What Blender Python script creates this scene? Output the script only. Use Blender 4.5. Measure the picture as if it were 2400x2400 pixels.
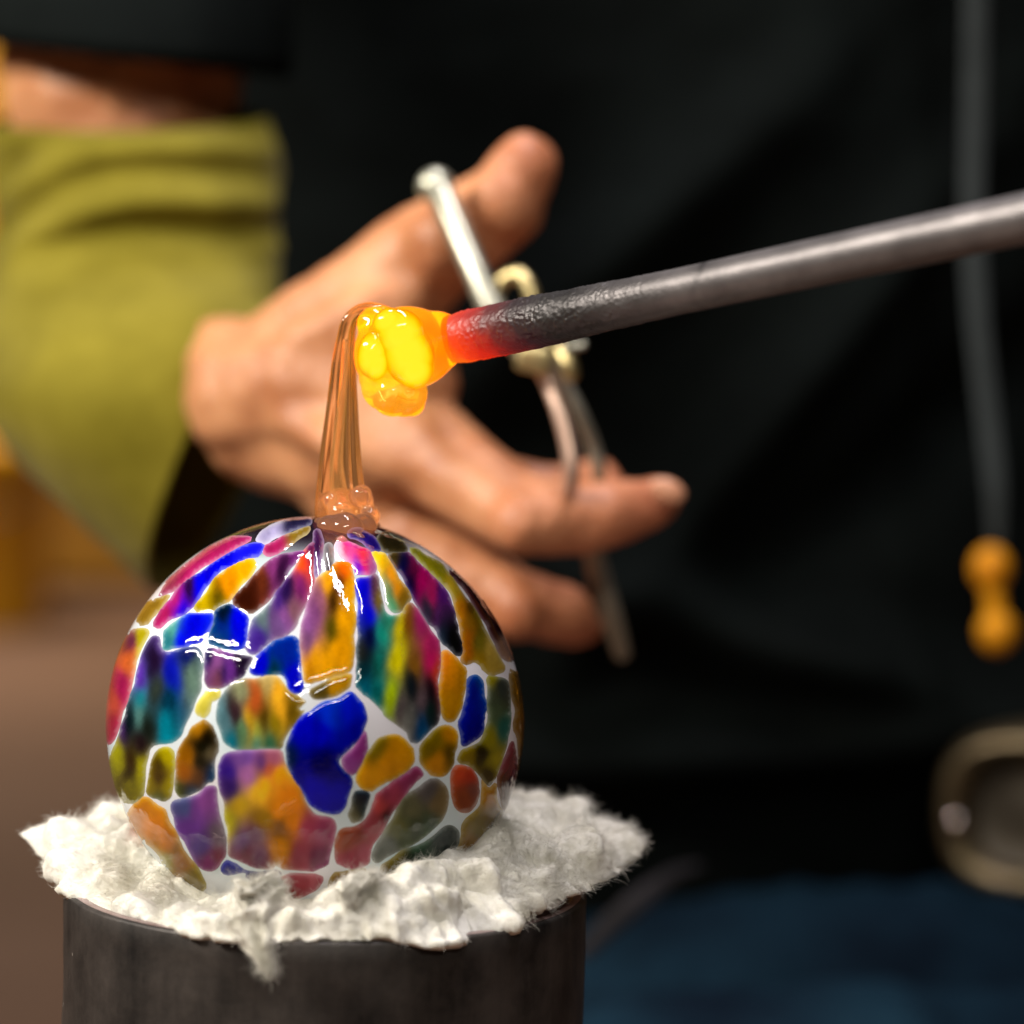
import bpy, bmesh, math, random
import numpy as np
from mathutils import Vector, Matrix, noise
from mathutils.geometry import delaunay_2d_cdt

random.seed(7)
S = bpy.context.scene
C = S.collection
for o in list(bpy.data.objects):
    bpy.data.objects.remove(o)

# ------------------------------------------------------------------ camera
TILT = math.radians(4.0)
F_ = Vector((0, math.cos(TILT), -math.sin(TILT)))
R_ = Vector((1, 0, 0))
U_ = Vector((0, math.sin(TILT), math.cos(TILT)))
HALF = 0.18                       # tan of half the field of view (100 mm on 36 mm)
D0 = 0.685                        # distance of the ornament's centre


def ray(px, py):
    return F_ + R_ * ((px - 1200) / 1200 * HALF) - U_ * ((py - 1200) / 1200 * HALF)


CAM = -D0 * ray(740.4, 1696.6)    # ornament centre = world origin


def P(px, py, d):
    return CAM + ray(px, py) * d


def L(px, d):                     # length of px photo pixels at distance d
    return px * 2 * HALF * d / 2400


cam = bpy.data.cameras.new('camera')
cam.lens, cam.sensor_width = 100, 36
cam.clip_start, cam.clip_end = 0.02, 100
cam.dof.use_dof = True
cam.dof.focus_distance = 0.662
cam.dof.aperture_fstop = 6.2
co = bpy.data.objects.new('camera', cam)
co.matrix_world = Matrix((( R_.x, U_.x, -F_.x, CAM.x), (R_.y, U_.y, -F_.y, CAM.y),
                          (R_.z, U_.z, -F_.z, CAM.z), (0, 0, 0, 1)))
C.objects.link(co)
S.camera = co

# ------------------------------------------------------------------ world, lamps, exposure
W = bpy.data.worlds.new('World')
S.world = W
W.use_nodes = True
W.node_tree.nodes['Background'].inputs[0].default_value = (1.0, 0.93, 0.84, 1)
W.node_tree.nodes['Background'].inputs[1].default_value = 0.010


def area(name, loc, aim, sx, sy, power, col, roll=0.0):
    l = bpy.data.lights.new(name, 'AREA')
    l.shape = 'RECTANGLE'
    l.size, l.size_y, l.energy, l.color = sx, sy, power, col
    o = bpy.data.objects.new(name, l)
    q = (Vector(aim) - Vector(loc)).to_track_quat('-Z', 'Y')
    o.rotation_euler = (q.to_matrix() @ Matrix.Rotation(roll, 3, 'Z')).to_euler()
    o.location = loc
    C.objects.link(o)
    return o


area('window_lamp', (-1.15, -0.42, 0.95), (0, 0.05, 0), 0.95, 0.15, 42, (1.0, 0.92, 0.82), 0.25)
area('ceiling_tube_lamp', (0.18, 0.10, 1.5), (0.0, 0.1, 0), 1.3, 0.07, 25, (1.0, 0.93, 0.97), 0.5)
area('bench_tube_lamp', (0.20, -1.70, 1.04), (0, 0, 0), 1.05, 0.07, 13, (1.0, 0.94, 0.84), 0.33)
area('far_fill_lamp', (-1.15, 3.3, 1.3), (-1.0, 4.4, -0.15), 0.8, 0.8, 50, (1.0, 0.82, 0.62))  # added fill with no visible source, brightens the back floor, wall and bucket
S.view_settings.view_transform = 'Standard'
S.view_settings.look = 'None'
S.view_settings.gamma = 1
S.view_settings.exposure = 0
S.render.engine = 'CYCLES'
S.cycles.use_denoising = True
S.cycles.max_bounces = 16
S.cycles.transparent_max_bounces = 16
S.cycles.transmission_bounces = 12
S.cycles.caustics_reflective = False
S.cycles.sample_clamp_indirect = 4

# ------------------------------------------------------------------ helpers


def lin(c):
    return tuple(((v / 255) / 12.92 if v / 255 <= 0.04045 else ((v / 255 + 0.055) / 1.055) ** 2.4) for v in c)


class N:
    """small node-tree builder"""
    def __init__(s, name):
        s.m = bpy.data.materials.new(name)
        s.m.use_nodes = True
        s.t = s.m.node_tree
        s.t.nodes.clear()
        s.out = s.t.nodes.new('ShaderNodeOutputMaterial')

    def n(s, typ, **kw):
        x = s.t.nodes.new('ShaderNode' + typ)
        for k, v in kw.items():
            if hasattr(x, k) and k not in ('inputs',):
                setattr(x, k, v)
        return x

    def l(s, a, b):
        s.t.links.new(a, b)

    def surf(s, sh):
        s.l(sh, s.out.inputs[0])


def set_in(node, **kw):
    for k, v in kw.items():
        node.inputs[k.replace('_', ' ')].default_value = v


def rgba(c, a=1):
    return (c[0], c[1], c[2], a)


def simple(name, c1, c2, rough=0.6, metal=0.0, scale=40, bump=0.0, bscale=200, sss=0.0, sheen=0.0, detail=6, spec=0.5, rvar=0.1, dist=0.001):
    k = N(name)
    p = k.n('BsdfPrincipled')
    tc = k.n('TexCoord')
    nz = k.n('TexNoise')
    set_in(nz, Scale=scale, Detail=detail, Roughness=0.6)
    k.l(tc.outputs['Object'], nz.inputs['Vector'])
    r = k.n('ValToRGB')
    r.color_ramp.elements[0].position, r.color_ramp.elements[1].position = 0.32, 0.68
    r.color_ramp.elements[0].color, r.color_ramp.elements[1].color = rgba(c1), rgba(c2)
    k.l(nz.outputs[0], r.inputs[0])
    k.l(r.outputs[0], p.inputs['Base Color'])
    mr = k.n('MapRange')
    mr.inputs[3].default_value, mr.inputs[4].default_value = rough - rvar, rough + rvar
    k.l(nz.outputs[0], mr.inputs[0])
    k.l(mr.outputs[0], p.inputs['Roughness'])
    p.inputs['Metallic'].default_value = metal
    p.inputs['Specular IOR Level'].default_value = spec
    if sss:
        p.inputs['Subsurface Weight'].default_value = sss
        p.inputs['Subsurface Radius'].default_value = (1.0, 0.35, 0.15)
        p.inputs['Subsurface Scale'].default_value = 0.006
    if sheen:
        p.inputs['Sheen Weight'].default_value = sheen
        p.inputs['Sheen Roughness'].default_value = 0.5
    if bump:
        b2 = k.n('TexNoise')
        set_in(b2, Scale=bscale, Detail=5, Roughness=0.6)
        k.l(tc.outputs['Object'], b2.inputs['Vector'])
        bp = k.n('Bump')
        set_in(bp, Strength=bump, Distance=dist)
        k.l(b2.outputs[0], bp.inputs['Height'])
        k.l(bp.outputs[0], p.inputs['Normal'])
    k.surf(p.outputs[0])
    return k.m


def obj(name, me, mat=None, parent=None, smooth=True):
    if isinstance(me, bmesh.types.BMesh):
        bm = me
        me = bpy.data.meshes.new(name)
        bm.to_mesh(me)
        bm.free()
    if smooth:
        me.polygons.foreach_set('use_smooth', [True] * len(me.polygons))
    me.name = name
    o = bpy.data.objects.new(name, me)
    C.objects.link(o)
    if mat:
        me.materials.clear()
        me.materials.append(mat)
    if parent is not None:
        o.parent = parent
        base = parent
        off = Vector()
        while base is not None:
            if base.type == 'EMPTY':
                off += Vector(base.location)
            base = base.parent
        if parent.type == 'EMPTY':
            o.matrix_parent_inverse = Matrix.Translation(-off)
    return o


def thing(name, label, cat, loc):
    e = bpy.data.objects.new(name, None)
    e.empty_display_size = 0.02
    e.location = loc
    C.objects.link(e)
    e['label'], e['category'] = label, cat
    return e


def catmull(pts, n, closed=False):
    pts = [Vector(p) for p in pts]
    m = len(pts)
    out = []
    segs = m if closed else m - 1
    for i in range(segs):
        if closed:
            a, b, c, d = pts[(i - 1) % m], pts[i], pts[(i + 1) % m], pts[(i + 2) % m]
        else:
            a, b, c, d = pts[max(i - 1, 0)], pts[i], pts[i + 1], pts[min(i + 2, m - 1)]
        for j in range(n):
            t = j / n
            out.append(0.5 * ((2 * b) + (c - a) * t + (2 * a - 5 * b + 4 * c - d) * t * t + (3 * b - a - 3 * c + d) * t ** 3))
    if not closed:
        out.append(pts[-1].copy())
    return out


def tube_bm(path, radii, seg=20, bm=None, flute=0.0, nf=5, squash=None, cap=True):
    bm = bm or bmesh.new()
    rings = []
    prev = None
    m = len(path)
    for i, p in enumerate(path):
        t = (path[min(i + 1, m - 1)] - path[max(i - 1, 0)]).normalized()
        if prev is None:
            a = t.orthogonal().normalized()
            # keep a stable frame
            a = (F_ - t * F_.dot(t)).normalized() if (F_ - t * F_.dot(t)).length > 1e-3 else a
        else:
            a = (prev - t * prev.dot(t)).normalized()
        prev = a
        b = t.cross(a)
        rg = []
        for k in range(seg):
            an = 2 * math.pi * k / seg
            rr = radii[i] * (1 + flute * math.cos(nf * an + 0.6) + flute * 0.6 * math.cos((nf + 3) * an))
            ca, sa = math.cos(an), math.sin(an)
            if squash:
                ca *= squash
            rg.append(bm.verts.new(p + a * rr * ca + b * rr * sa))
        rings.append(rg)
    for i in range(m - 1):
        for k in range(seg):
            bm.faces.new((rings[i][k], rings[i][(k + 1) % seg], rings[i + 1][(k + 1) % seg], rings[i + 1][k]))
    if cap:
        for rg, p, sgn, i in ((rings[0], path[0], -1, 0), (rings[-1], path[-1], 1, m - 1)):
            t = (path[min(i + 1, m - 1)] - path[max(i - 1, 0)]).normalized() * sgn
            last = rg
            for f, h in ((0.92, 0.38), (0.7, 0.7), (0.38, 0.92)):
                nr = [bm.verts.new(p + (v.co - p) * f + t * radii[i] * h) for v in rg]
                for k in range(seg):
                    q = (last[k], last[(k + 1) % seg], nr[(k + 1) % seg], nr[k])
                    bm.faces.new(q)
                last = nr
            cv = bm.verts.new(p + t * radii[i])
            for k in range(seg):
                bm.faces.new((last[k], last[(k + 1) % seg], cv))
    bmesh.ops.recalc_face_normals(bm, faces=bm.faces)
    return bm


def tube_px(ctrl, n=8, seg=20, bm=None, **kw):
    """ctrl: (px, py, distance, radius in px)"""
    pts = catmull([P(a, b, d) for a, b, d, r in ctrl], n)
    rad = catmull([Vector((L(r, d), 0, 0)) for a, b, d, r in ctrl], n)
    return tube_bm(pts, [max(v.x, 1e-5) for v in rad], seg, bm, **kw)


def add_ball(bm, c, r, sub=2, scale=None, rot=None):
    g = bmesh.ops.create_icosphere(bm, subdivisions=sub, radius=1)
    M = Matrix.Translation(c) @ (rot.to_4x4() if rot else Matrix()) @ Matrix.Diagonal((*(scale or (r, r, r)), 1))
    bmesh.ops.transform(bm, matrix=M, verts=g['verts'])


def chain(bm, ctrl, dens=0.3):
    """balls strung along joints (px, py, distance, radius px): swept limb, to be fused by fuse()"""
    for (a, b) in zip(ctrl[:-1], ctrl[1:]):
        pa, pb = P(*a[:3]), P(*b[:3])
        ra, rb = L(a[3], a[2]), L(b[3], b[2])
        n = max(2, int((pb - pa).length / (min(ra, rb) * dens)))
        for i in range(n + 1):
            t = i / n
            add_ball(bm, pa.lerp(pb, t), ra + (rb - ra) * t)


def fuse(bm, voxel, it=8, fac=0.5):
    me = bpy.data.meshes.new('tmp')
    bm.to_mesh(me)
    bm.free()
    o = bpy.data.objects.new('tmp', me)
    C.objects.link(o)
    r = o.modifiers.new('r', 'REMESH')
    r.mode, r.voxel_size = 'VOXEL', voxel
    s = o.modifiers.new('s', 'SMOOTH')
    s.factor, s.iterations = fac, it
    dg = bpy.context.evaluated_depsgraph_get()
    res = bpy.data.meshes.new_from_object(o.evaluated_get(dg))
    bpy.data.objects.remove(o)
    bpy.data.meshes.remove(me)
    return res


def fbm(p, o=4):
    return noise.fractal(p, 0.9, 2.1, o, noise_basis='PERLIN_ORIGINAL')


def struct(o):
    o['kind'] = 'structure'
    return o


# ------------------------------------------------------------------ setting: floor and wall
FLOOR = -0.40
fm = simple('worn_concrete', (0.115, 0.065, 0.045), (0.19, 0.115, 0.08), rough=0.75, scale=1.2, bump=0.3, bscale=40)
bm = bmesh.new()
bmesh.ops.create_grid(bm, x_segments=4, y_segments=4, size=6)
bmesh.ops.translate(bm, verts=bm.verts, vec=(0, 3.0, FLOOR))
struct(obj('floor', bm, fm, smooth=False))
wm = simple('ochre_plaster', (0.22, 0.10, 0.002), (0.36, 0.18, 0.004), rough=0.8, scale=1.5, bump=0.3, bscale=30)
bm = bmesh.new()
bmesh.ops.create_cube(bm, size=1)
bmesh.ops.transform(bm, verts=bm.verts, matrix=Matrix.Translation((0, 4.5, FLOOR + 1.52)) @ Matrix.Diagonal((12, 0.2, 3.0, 1)))
struct(obj('wall', bm, wm, smooth=False))

# ------------------------------------------------------------------ yellow bucket far behind
ym = simple('yellow_plastic', (0.62, 0.30, 0.004), (0.72, 0.38, 0.008), rough=0.4, scale=8)
dm = simple('dark_wire', (0.05, 0.05, 0.05), (0.1, 0.1, 0.1), rough=0.4, metal=0.8)
bc = P(-60, 1060, 4.5)
buck = thing('bucket', 'blurred yellow plastic bucket by the wall behind the olive cuff', 'bucket', (bc.x, bc.y, FLOOR))
bm = bmesh.new()
h = bc.z + 0.02 - FLOOR
prof = [(0.0, 0), (0.105, 0), (0.11, 0.01), (0.125, h - 0.03), (0.134, h - 0.03), (0.134, h), (0.124, h), (0.12, h - 0.04), (0.1, 0.03), (0.0, 0.03)]


def lathe(bm, prof, c, seg=48):
    rings = []
    for r, z in prof:
        if r == 0:
            rings.append([bm.verts.new(c + Vector((0, 0, z)))])
        else:
            rings.append([bm.verts.new(c + Vector((r * math.cos(2 * math.pi * k / seg), r * math.sin(2 * math.pi * k / seg), z))) for k in range(seg)])
    for a, b in zip(rings[:-1], rings[1:]):
        for k in range(seg):
            q = [a[k % len(a)], a[(k + 1) % len(a)], b[(k + 1) % len(b)], b[k % len(b)]]
            q2 = []
            for v in q:
                if v not in q2:
                    q2.append(v)
            if len(q2) > 2:
                bm.faces.new(q2)
    bmesh.ops.recalc_face_normals(bm, faces=bm.faces)
    return bm


obj('pail', lathe(bm, prof, Vector((bc.x, bc.y, FLOOR))), ym, buck)
hp = [Vector((bc.x + 0.135 * math.cos(a), bc.y - 0.125 * math.sin(a) - 0.01, bc.z - 0.005 + 0.0 - 0.09 * math.sin(a))) for a in [math.pi * i / 16 for i in range(17)]]
obj('handle', tube_bm(hp, [0.003] * 17, 8), dm, buck)

# ------------------------------------------------------------------ person: body (arm and hand), shirt, jeans, cuff
skin = simple('skin', (0.40, 0.150, 0.062), (0.62, 0.300, 0.140), rough=0.46, scale=38, bump=0.4, bscale=260, sss=0.10, spec=0.4, detail=5, dist=0.0015)
_t = skin.node_tree
_p = next(n for n in _t.nodes if n.type == 'BSDF_PRINCIPLED')
_c = _p.inputs['Base Color'].links[0].from_socket
_tc = next(n for n in _t.nodes if n.type == 'TEX_COORD')
_sx = _t.nodes.new('ShaderNodeSeparateXYZ'); _t.links.new(_tc.outputs['Object'], _sx.inputs[0])
_mr = _t.nodes.new('ShaderNodeMapRange'); _mr.inputs[1].default_value = 0.01; _mr.inputs[2].default_value = 0.10; _mr.inputs[4].default_value = 0.65
_t.links.new(_sx.outputs[0], _mr.inputs[0])
_mx = _t.nodes.new('ShaderNodeMix'); _mx.data_type = 'RGBA'; _mx.blend_type = 'MULTIPLY'
_t.links.new(_mr.outputs[0], _mx.inputs[0]); _t.links.new(_c, _mx.inputs[6]); _mx.inputs[7].default_value = (0.95, 0.66, 0.80, 1)
_t.links.new(_mx.outputs[2], _p.inputs['Base Color'])
person = thing('person', 'glassworker in black shirt and jeans with olive yellow cuff, one hand gripping metal shears', 'person', (CAM.x + 0.07, CAM.y + 1.38, FLOOR))
bm = bmesh.new()
# forearm down into the cuff, wrist bend
chain(bm, [(300, -420, 1.12, 290), (288, 60, 1.085, 298), (292, 230, 1.068, 285), (300, 320, 1.062, 235), (350, 600, 1.045, 165), (470, 850, 0.99, 150), (600, 930, 0.935, 165)])
# hand block
chain(bm, [(600, 925, 0.935, 180), (760, 900, 0.92, 190), (900, 930, 0.91, 160)])
chain(bm, [(620, 1000, 0.94, 150), (800, 1060, 0.92, 150), (900, 1100, 0.91, 130)])
chain(bm, [(700, 840, 0.93, 150), (900, 800, 0.905, 140), (960, 900, 0.90, 120)])
# thumb
chain(bm, [(640, 880, 0.93, 150), (860, 715, 0.915, 142), (1010, 600, 0.905, 130), (1110, 530, 0.90, 114), (1185, 478, 0.895, 106), (1226, 405, 0.89, 84), (1234, 390, 0.89, 76)])
# index finger, curled round the handle
chain(bm, [(880, 980, 0.905, 140), (1050, 1090, 0.89, 118), (1215, 1200, 0.868, 102), (1300, 1215, 0.862, 95), (1420, 1212, 0.865, 78), (1520, 1180, 0.872, 60), (1540, 1172, 0.873, 54)])
# middle finger, mostly behind the index finger, its knuckle showing above
chain(bm, [(930, 1040, 0.935, 110), (1120, 1150, 0.935, 88), (1290, 1155, 0.93, 60), (1395, 1125, 0.925, 58), (1420, 1170, 0.91, 55)])
# ring finger below
chain(bm, [(760, 1060, 0.93, 140), (900, 1220, 0.915, 112), (1080, 1345, 0.90, 96), (1210, 1415, 0.89, 88), (1310, 1430, 0.895, 72), (1330, 1432, 0.896, 66)])
# little finger tip behind
chain(bm, [(900, 1290, 0.95, 90), (1150, 1420, 0.94, 66), (1340, 1470, 0.93, 48), (1375, 1468, 0.925, 42)])
# tendons, heel of the hand and knuckles standing out
chain(bm, [(540, 985, 0.928, 52), (640, 1050, 0.922, 50), (760, 1110, 0.918, 46)])
chain(bm, [(690, 985, 0.905, 60), (800, 1040, 0.892, 64), (930, 1090, 0.889, 62)])
chain(bm, [(720, 800, 0.905, 62), (860, 735, 0.897, 66), (960, 690, 0.895, 58)])
for q in ((1040, 575, 0.892, 104), (1180, 470, 0.888, 92), (1225, 1225, 0.858, 82), (1415, 1205, 0.862, 70), (1215, 1425, 0.886, 76), (905, 1085, 0.897, 92)):
    add_ball(bm, P(*q[:3]), L(q[3], q[2]))
body = fuse(bm, 0.0020, it=5)
FOLDS = [(P(*q[:3]), q[3], q[4]) for q in ((1130, 545, 0.88, 0.016, R_ * 0.85 + U_ * 0.5), (1330, 1215, 0.85, 0.013, R_), (1250, 1425, 0.875, 0.013, R_), (640, 760, 0.90, 0.020, R_ * 0.9 + U_ * 0.4), (760, 1080, 0.90, 0.020, R_ * 0.5 + U_ * 0.8))]
BN = [v.normal.copy() for v in body.vertices]
for v in body.vertices:
    c3 = v.co
    ww = c3 * 70
    dsp = 0.0011 * fbm(c3 * 34, 2) + 0.0007 * fbm(ww, 2)
    # fine skin folds across the joints
    for fp, fw, fd in FOLDS:
        dd = c3 - fp
        f_ = dd.length_squared / fw ** 2
        if f_ < 3:
            dsp -= 0.0008 * math.exp(-f_) * max(0, math.sin(dd.dot(fd) * 1300 + 2 * noise.noise(c3 * 200)))
    v.co += BN[v.index] * dsp
obj('body', body, skin, person)
nail = simple('fingernail', (0.56, 0.26, 0.15), (0.62, 0.30, 0.18), rough=0.35, scale=60)
bm = bmesh.new()
add_ball(bm, P(1565, 1150, 0.858), 0.004, 3, (0.0056, 0.0018, 0.0036), Matrix.Rotation(0.4, 3, 'Y'))
obj('fingernail', bm, nail, person)

# shirt: torso loft with folds + short sleeve
shirtm = simple('black_cotton', (0.0025, 0.0034, 0.0032), (0.0047, 0.0064, 0.0060), rough=0.85, scale=20, bump=0.2, bscale=900, spec=0.03)
bm = bmesh.new()
cx, cy = CAM.x + 0.075, CAM.y + 1.40
NU, NV = 160, 200
ztop, zbot = P(1200, -2300, 1.22).z, P(1200, 2330, 1.22).z


def fold(x, z, x0, z0, dx, dz, w, amp, ln):
    t = ((x - x0) * dx + (z - z0) * dz)
    n = (x - x0) * dz - (z - z0) * dx
    return amp * math.exp(-(n / w) ** 2) * math.exp(-(t / ln) ** 2)


grid = []
for j in range(NV + 1):
    z = zbot + (ztop - zbot) * j / NV
    row = []
    t = j / NV
    hw = 0.225 + 0.02 * t + 0.02 * (1 - t) ** 3
    hd = 0.17 + 0.015 * math.sin(t * 3)
    for i in range(NU):
        a = 2 * math.pi * i / NU
        x, y = math.cos(a) * hw, math.sin(a) * hd
        nrm = Vector((math.cos(a), math.sin(a), 0))
        q = Vector((x * 6, y * 6, z * 5))
        d = 0.010 * fbm(q * 1.0 + Vector((3, 1, 0)), 3) + 0.003 * fbm(q * 3.5, 3)
        if y < 0:
            for f in ((-0.03, 0.12, 0.7, 0.71, 0.018, 0.022, 0.10), (0.03, 0.05, 0.62, 0.78, 0.014, 0.016, 0.12), (0.08, 0.02, 0.8, 0.6, 0.02, -0.014, 0.12),
                      (-0.02, -0.02, 0.9, -0.4, 0.02, 0.016, 0.12), (0.06, -0.05, 0.95, -0.3, 0.017, 0.014, 0.16), (0.03, -0.09, 1, 0.05, 0.016, 0.018, 0.2)):
                d += 1.7 * fold(x, z, *f)
        row.append(bm.verts.new(Vector((cx + x, cy + y, z)) + nrm * d))
    grid.append(row)
for j in range(NV):
    for i in range(NU):
        bm.faces.new((grid[j][i], grid[j][(i + 1) % NU], grid[j + 1][(i + 1) % NU], grid[j + 1][i]))
bm.faces.new(grid[0][::-1])
bm.faces.new(grid[-1])
# short sleeve: an open tube with a hem around the upper forearm
SL = [((420, -1500, 1.30), 460, 0.0), ((350, -800, 1.18), 420, 0.0), ((330, -560, 1.14), 400, 0.0), ((310, -250, 1.105), 380, 8), ((295, -40, 1.08), 395, 20), ((285, 95, 1.07), 400, 42), ((282, 138, 1.068), 396, 45), ((282, 120, 1.068), 372, 45), ((290, -40, 1.08), 350, 20)]
rings = []
for (c, r, slope) in SL:
    rg = []
    for k in range(64):
        a = 2 * math.pi * k / 64
        px = c[0] + r * math.cos(a) * (1 + 0.03 * math.sin(3 * a))
        py = c[1] + slope * math.cos(a)
        rg.append(bm.verts.new(P(px, py, c[2] + L(r, c[2]) * math.sin(a) * 1.12)))
    rings.append(rg)
for a, b in zip(rings[:-1], rings[1:]):
    for k in range(64):
        bm.faces.new((a[k], a[(k + 1) % 64], b[(k + 1) % 64], b[k]))
bmesh.ops.recalc_face_normals(bm, faces=bm.faces)
obj('shirt', bm, shirtm, person)

# jeans: lap and thighs
jm = simple('dark_denim', (0.0012, 0.0046, 0.0105), (0.0055, 0.020, 0.034), rough=0.85, scale=14, bump=0.4, bscale=700, spec=0.06)
bm = bmesh.new()
chain(bm, [(1150, 2520, 1.36, 330), (1700, 2420, 1.30, 330), (2300, 2430, 1.30, 330), (2700, 2520, 1.36, 330)], 0.4)
chain(bm, [(1350, 2440, 1.24, 290), (1860, 2370, 1.22, 310), (2350, 2430, 1.20, 320), (2700, 2450, 1.22, 320)], 0.4)
chain(bm, [(1500, 2620, 1.12, 300), (2100, 2600, 1.10, 330), (2600, 2640, 1.10, 330)], 0.4)
jme = fuse(bm, 0.006, it=6)
JN = [v.normal.copy() for v in jme.vertices]
for v in jme.vertices:
    q = v.co * 9
    d = 0.009 * fbm(q, 3) + 0.006 * abs(noise.noise(v.co * 22))
    v.co += JN[v.index] * d
obj('jeans', jme, jm, person)
bm = tube_px([(1370, 2230, 1.05, 20), (1430, 2170, 1.05, 26), (1500, 2110, 1.055, 28), (1580, 2050, 1.07, 18), (1640, 2030, 1.09, 8)], 6, 14, squash=0.5)
obj('apron_tie', bm, simple('grey_webbing', (0.014, 0.013, 0.014), (0.024, 0.022, 0.024), rough=0.8, scale=60, bump=0.3, spec=0.1), person)

# cuff: loose olive-yellow fabric tube, wide open over the wrist
cuffm = simple('olive_yellow_knit', (0.125, 0.103, 0.004), (0.215, 0.180, 0.016), rough=0.85, scale=26, bump=0.5, bscale=900, sheen=0.06, spec=0.1)
bm = bmesh.new()
# each ring: left point, right point (px), front bow (px dx, dy), distance, half depth (m)
CR = [((-14, 285), (625, 272), (0, 26), 1.058, 0.046),
      ((-24, 310), (638, 300), (0, 30), 1.056, 0.052),
      ((-20, 370), (648, 360), (0, 32), 1.052, 0.053),
      ((-20, 430), (652, 420), (0, 30), 1.045, 0.050),
      ((-8, 520), (640, 500), (0, 30), 1.04, 0.049),
      ((-14, 575), (645, 570), (0, 20), 1.035, 0.047),
      ((-40, 700), (648, 620), (-10, 0), 1.025, 0.050),
      ((-70, 850), (655, 660), (-25, -10), 1.012, 0.056),
      ((-35, 985), (660, 690), (-40, -10), 1.003, 0.060),
      ((90, 1130), (675, 720), (-60, -12), 0.995, 0.062),
      ((240, 1270), (660, 740), (-75, -15), 0.99, 0.060),
      ((368, 1385), (650, 755), (-85, -20), 0.985, 0.056)]
NR, K = 8, 96


def cuff_pt(t, a, inset=0.0, wob=True):
    i = min(int(t), len(CR) - 2)
    f = t - i

    def cm(get):
        v = [get(CR[min(max(i + q, 0), len(CR) - 1)]) for q in (-1, 0, 1, 2)]
        A, B, Cc, D = v
        return 0.5 * (2 * B + (Cc - A) * f + (2 * A - 5 * B + 4 * Cc - D) * f * f + (3 * B - A - 3 * Cc + D) * f ** 3)
    lx, ly = cm(lambda r: r[0][0]), cm(lambda r: r[0][1])
    rx, ry = cm(lambda r: r[1][0]), cm(lambda r: r[1][1])
    bx, by = cm(lambda r: r[2][0]), cm(lambda r: r[2][1])
    d0, hd = cm(lambda r: r[3]), cm(lambda r: r[4])
    ca, sa = math.cos(a), math.sin(a)
    k = 1 - inset
    px = (lx + rx) / 2 - (rx - lx) / 2 * ca * k + bx * sa * k
    py = (ly + ry) / 2 - (ry - ly) / 2 * ca * k + by * sa * k
    p = P(px, py, d0 - hd * sa * k)
    if wob:
        # creases round the arm in the upper half, soft waves below
        q = Vector((p.x * 14, p.y * 14, p.z * 40))
        w = math.exp(-((t - 4.6) / 1.5) ** 2)
        g = 0.0022 * w * fbm(q, 3) + 0.0028 * fbm(Vector((p.x * 18, p.y * 18, p.z * 13)), 3)
        g += (math.exp(-((t - 3.1) / 2.2) ** 4)) * 0.0040 * max(0.0, sa) ** 0.7 * math.sin((p.z - 0.12 * (p.x + 0.08) + 4.0 * (p.x + 0.075) ** 2) * 285 + 2.0 * noise.noise(p * 14))
        r = (p - P((lx + rx) / 2, (ly + ry) / 2, d0)).normalized()
        p += r * g
    return p


T = []
nT = (len(CR) - 1) * NR
for j in range(nT + 1):
    T.append([bm.verts.new(cuff_pt(j / NR, 2 * math.pi * k / K)) for k in range(K)])
for j in range(12):                 # fold the lip inside and run a little lining back
    T.append([bm.verts.new(cuff_pt(len(CR) - 1 - j * 0.35, 2 * math.pi * k / K, 0.035 + 0.004 * j)) for k in range(K)])
for a, b in zip(T[:-1], T[1:]):
    for k in range(K):
        bm.faces.new((a[k], a[(k + 1) % K], b[(k + 1) % K], b[k]))
bmesh.ops.recalc_face_normals(bm, faces=bm.faces)
obj('cuff', bm, cuffm, person)

# ------------------------------------------------------------------ lanyard with two orange beads
ln = thing('lanyard', 'grey strap hanging down the black shirt with two orange beads at its end', 'lanyard', P(2330, 1540, 1.15))
sg = simple('grey_strap', (0.020, 0.024, 0.024), (0.032, 0.038, 0.038), rough=0.8, scale=50, bump=0.2, spec=0.1)
bm = tube_px([(2290, -300, 1.17, 26), (2285, 200, 1.17, 26), (2280, 500, 1.165, 26), (2292, 750, 1.16, 26), (2318, 1000, 1.155, 25), (2333, 1150, 1.15, 23), (2335, 1270, 1.15, 16)], 8, 16, squash=0.3)
obj('strap', bm, sg, ln)
om = simple('orange_plastic', (0.50, 0.17, 0.002), (0.58, 0.25, 0.003), rough=0.5, scale=60, spec=0.2)
for (x, y, r) in ((2322, 1332, 46), (2336, 1480, 45)):
    bm = bmesh.new()
    add_ball(bm, P(x, y, 1.145), 1, 3, (L(r, 1.145), L(r, 1.145), L(r * 1.15, 1.145)))
    obj('bead', bm, om, ln)
bm = tube_px([(2325, 1370, 1.145, 24), (2332, 1440, 1.145, 24)], 3, 14)
obj('bead_link', bm, om, ln)

# ------------------------------------------------------------------ brass-coloured pipe end at the right edge
pe = thing('metal_fitting', 'dull brassy rounded metal fitting with raised rim in front of the dark jeans', 'fitting', P(2420, 1912, 1.19))
bm = bmesh.new()
d = 1.19
ax = (F_ * 0.9 + R_ * 0.42).normalized()
ctr = P(2415, 1912, d)
a1 = U_.cross(ax).normalized()
a2 = ax.cross(a1).normalized()
prof = [(222, 0.05), (222, 0.03), (220, 0.012), (212, 0.003), (190, -0.004), (166, -0.003), (148, 0.003), (140, 0.010)]
def sq_(v): return math.copysign(abs(v) ** 0.72, v)


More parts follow.
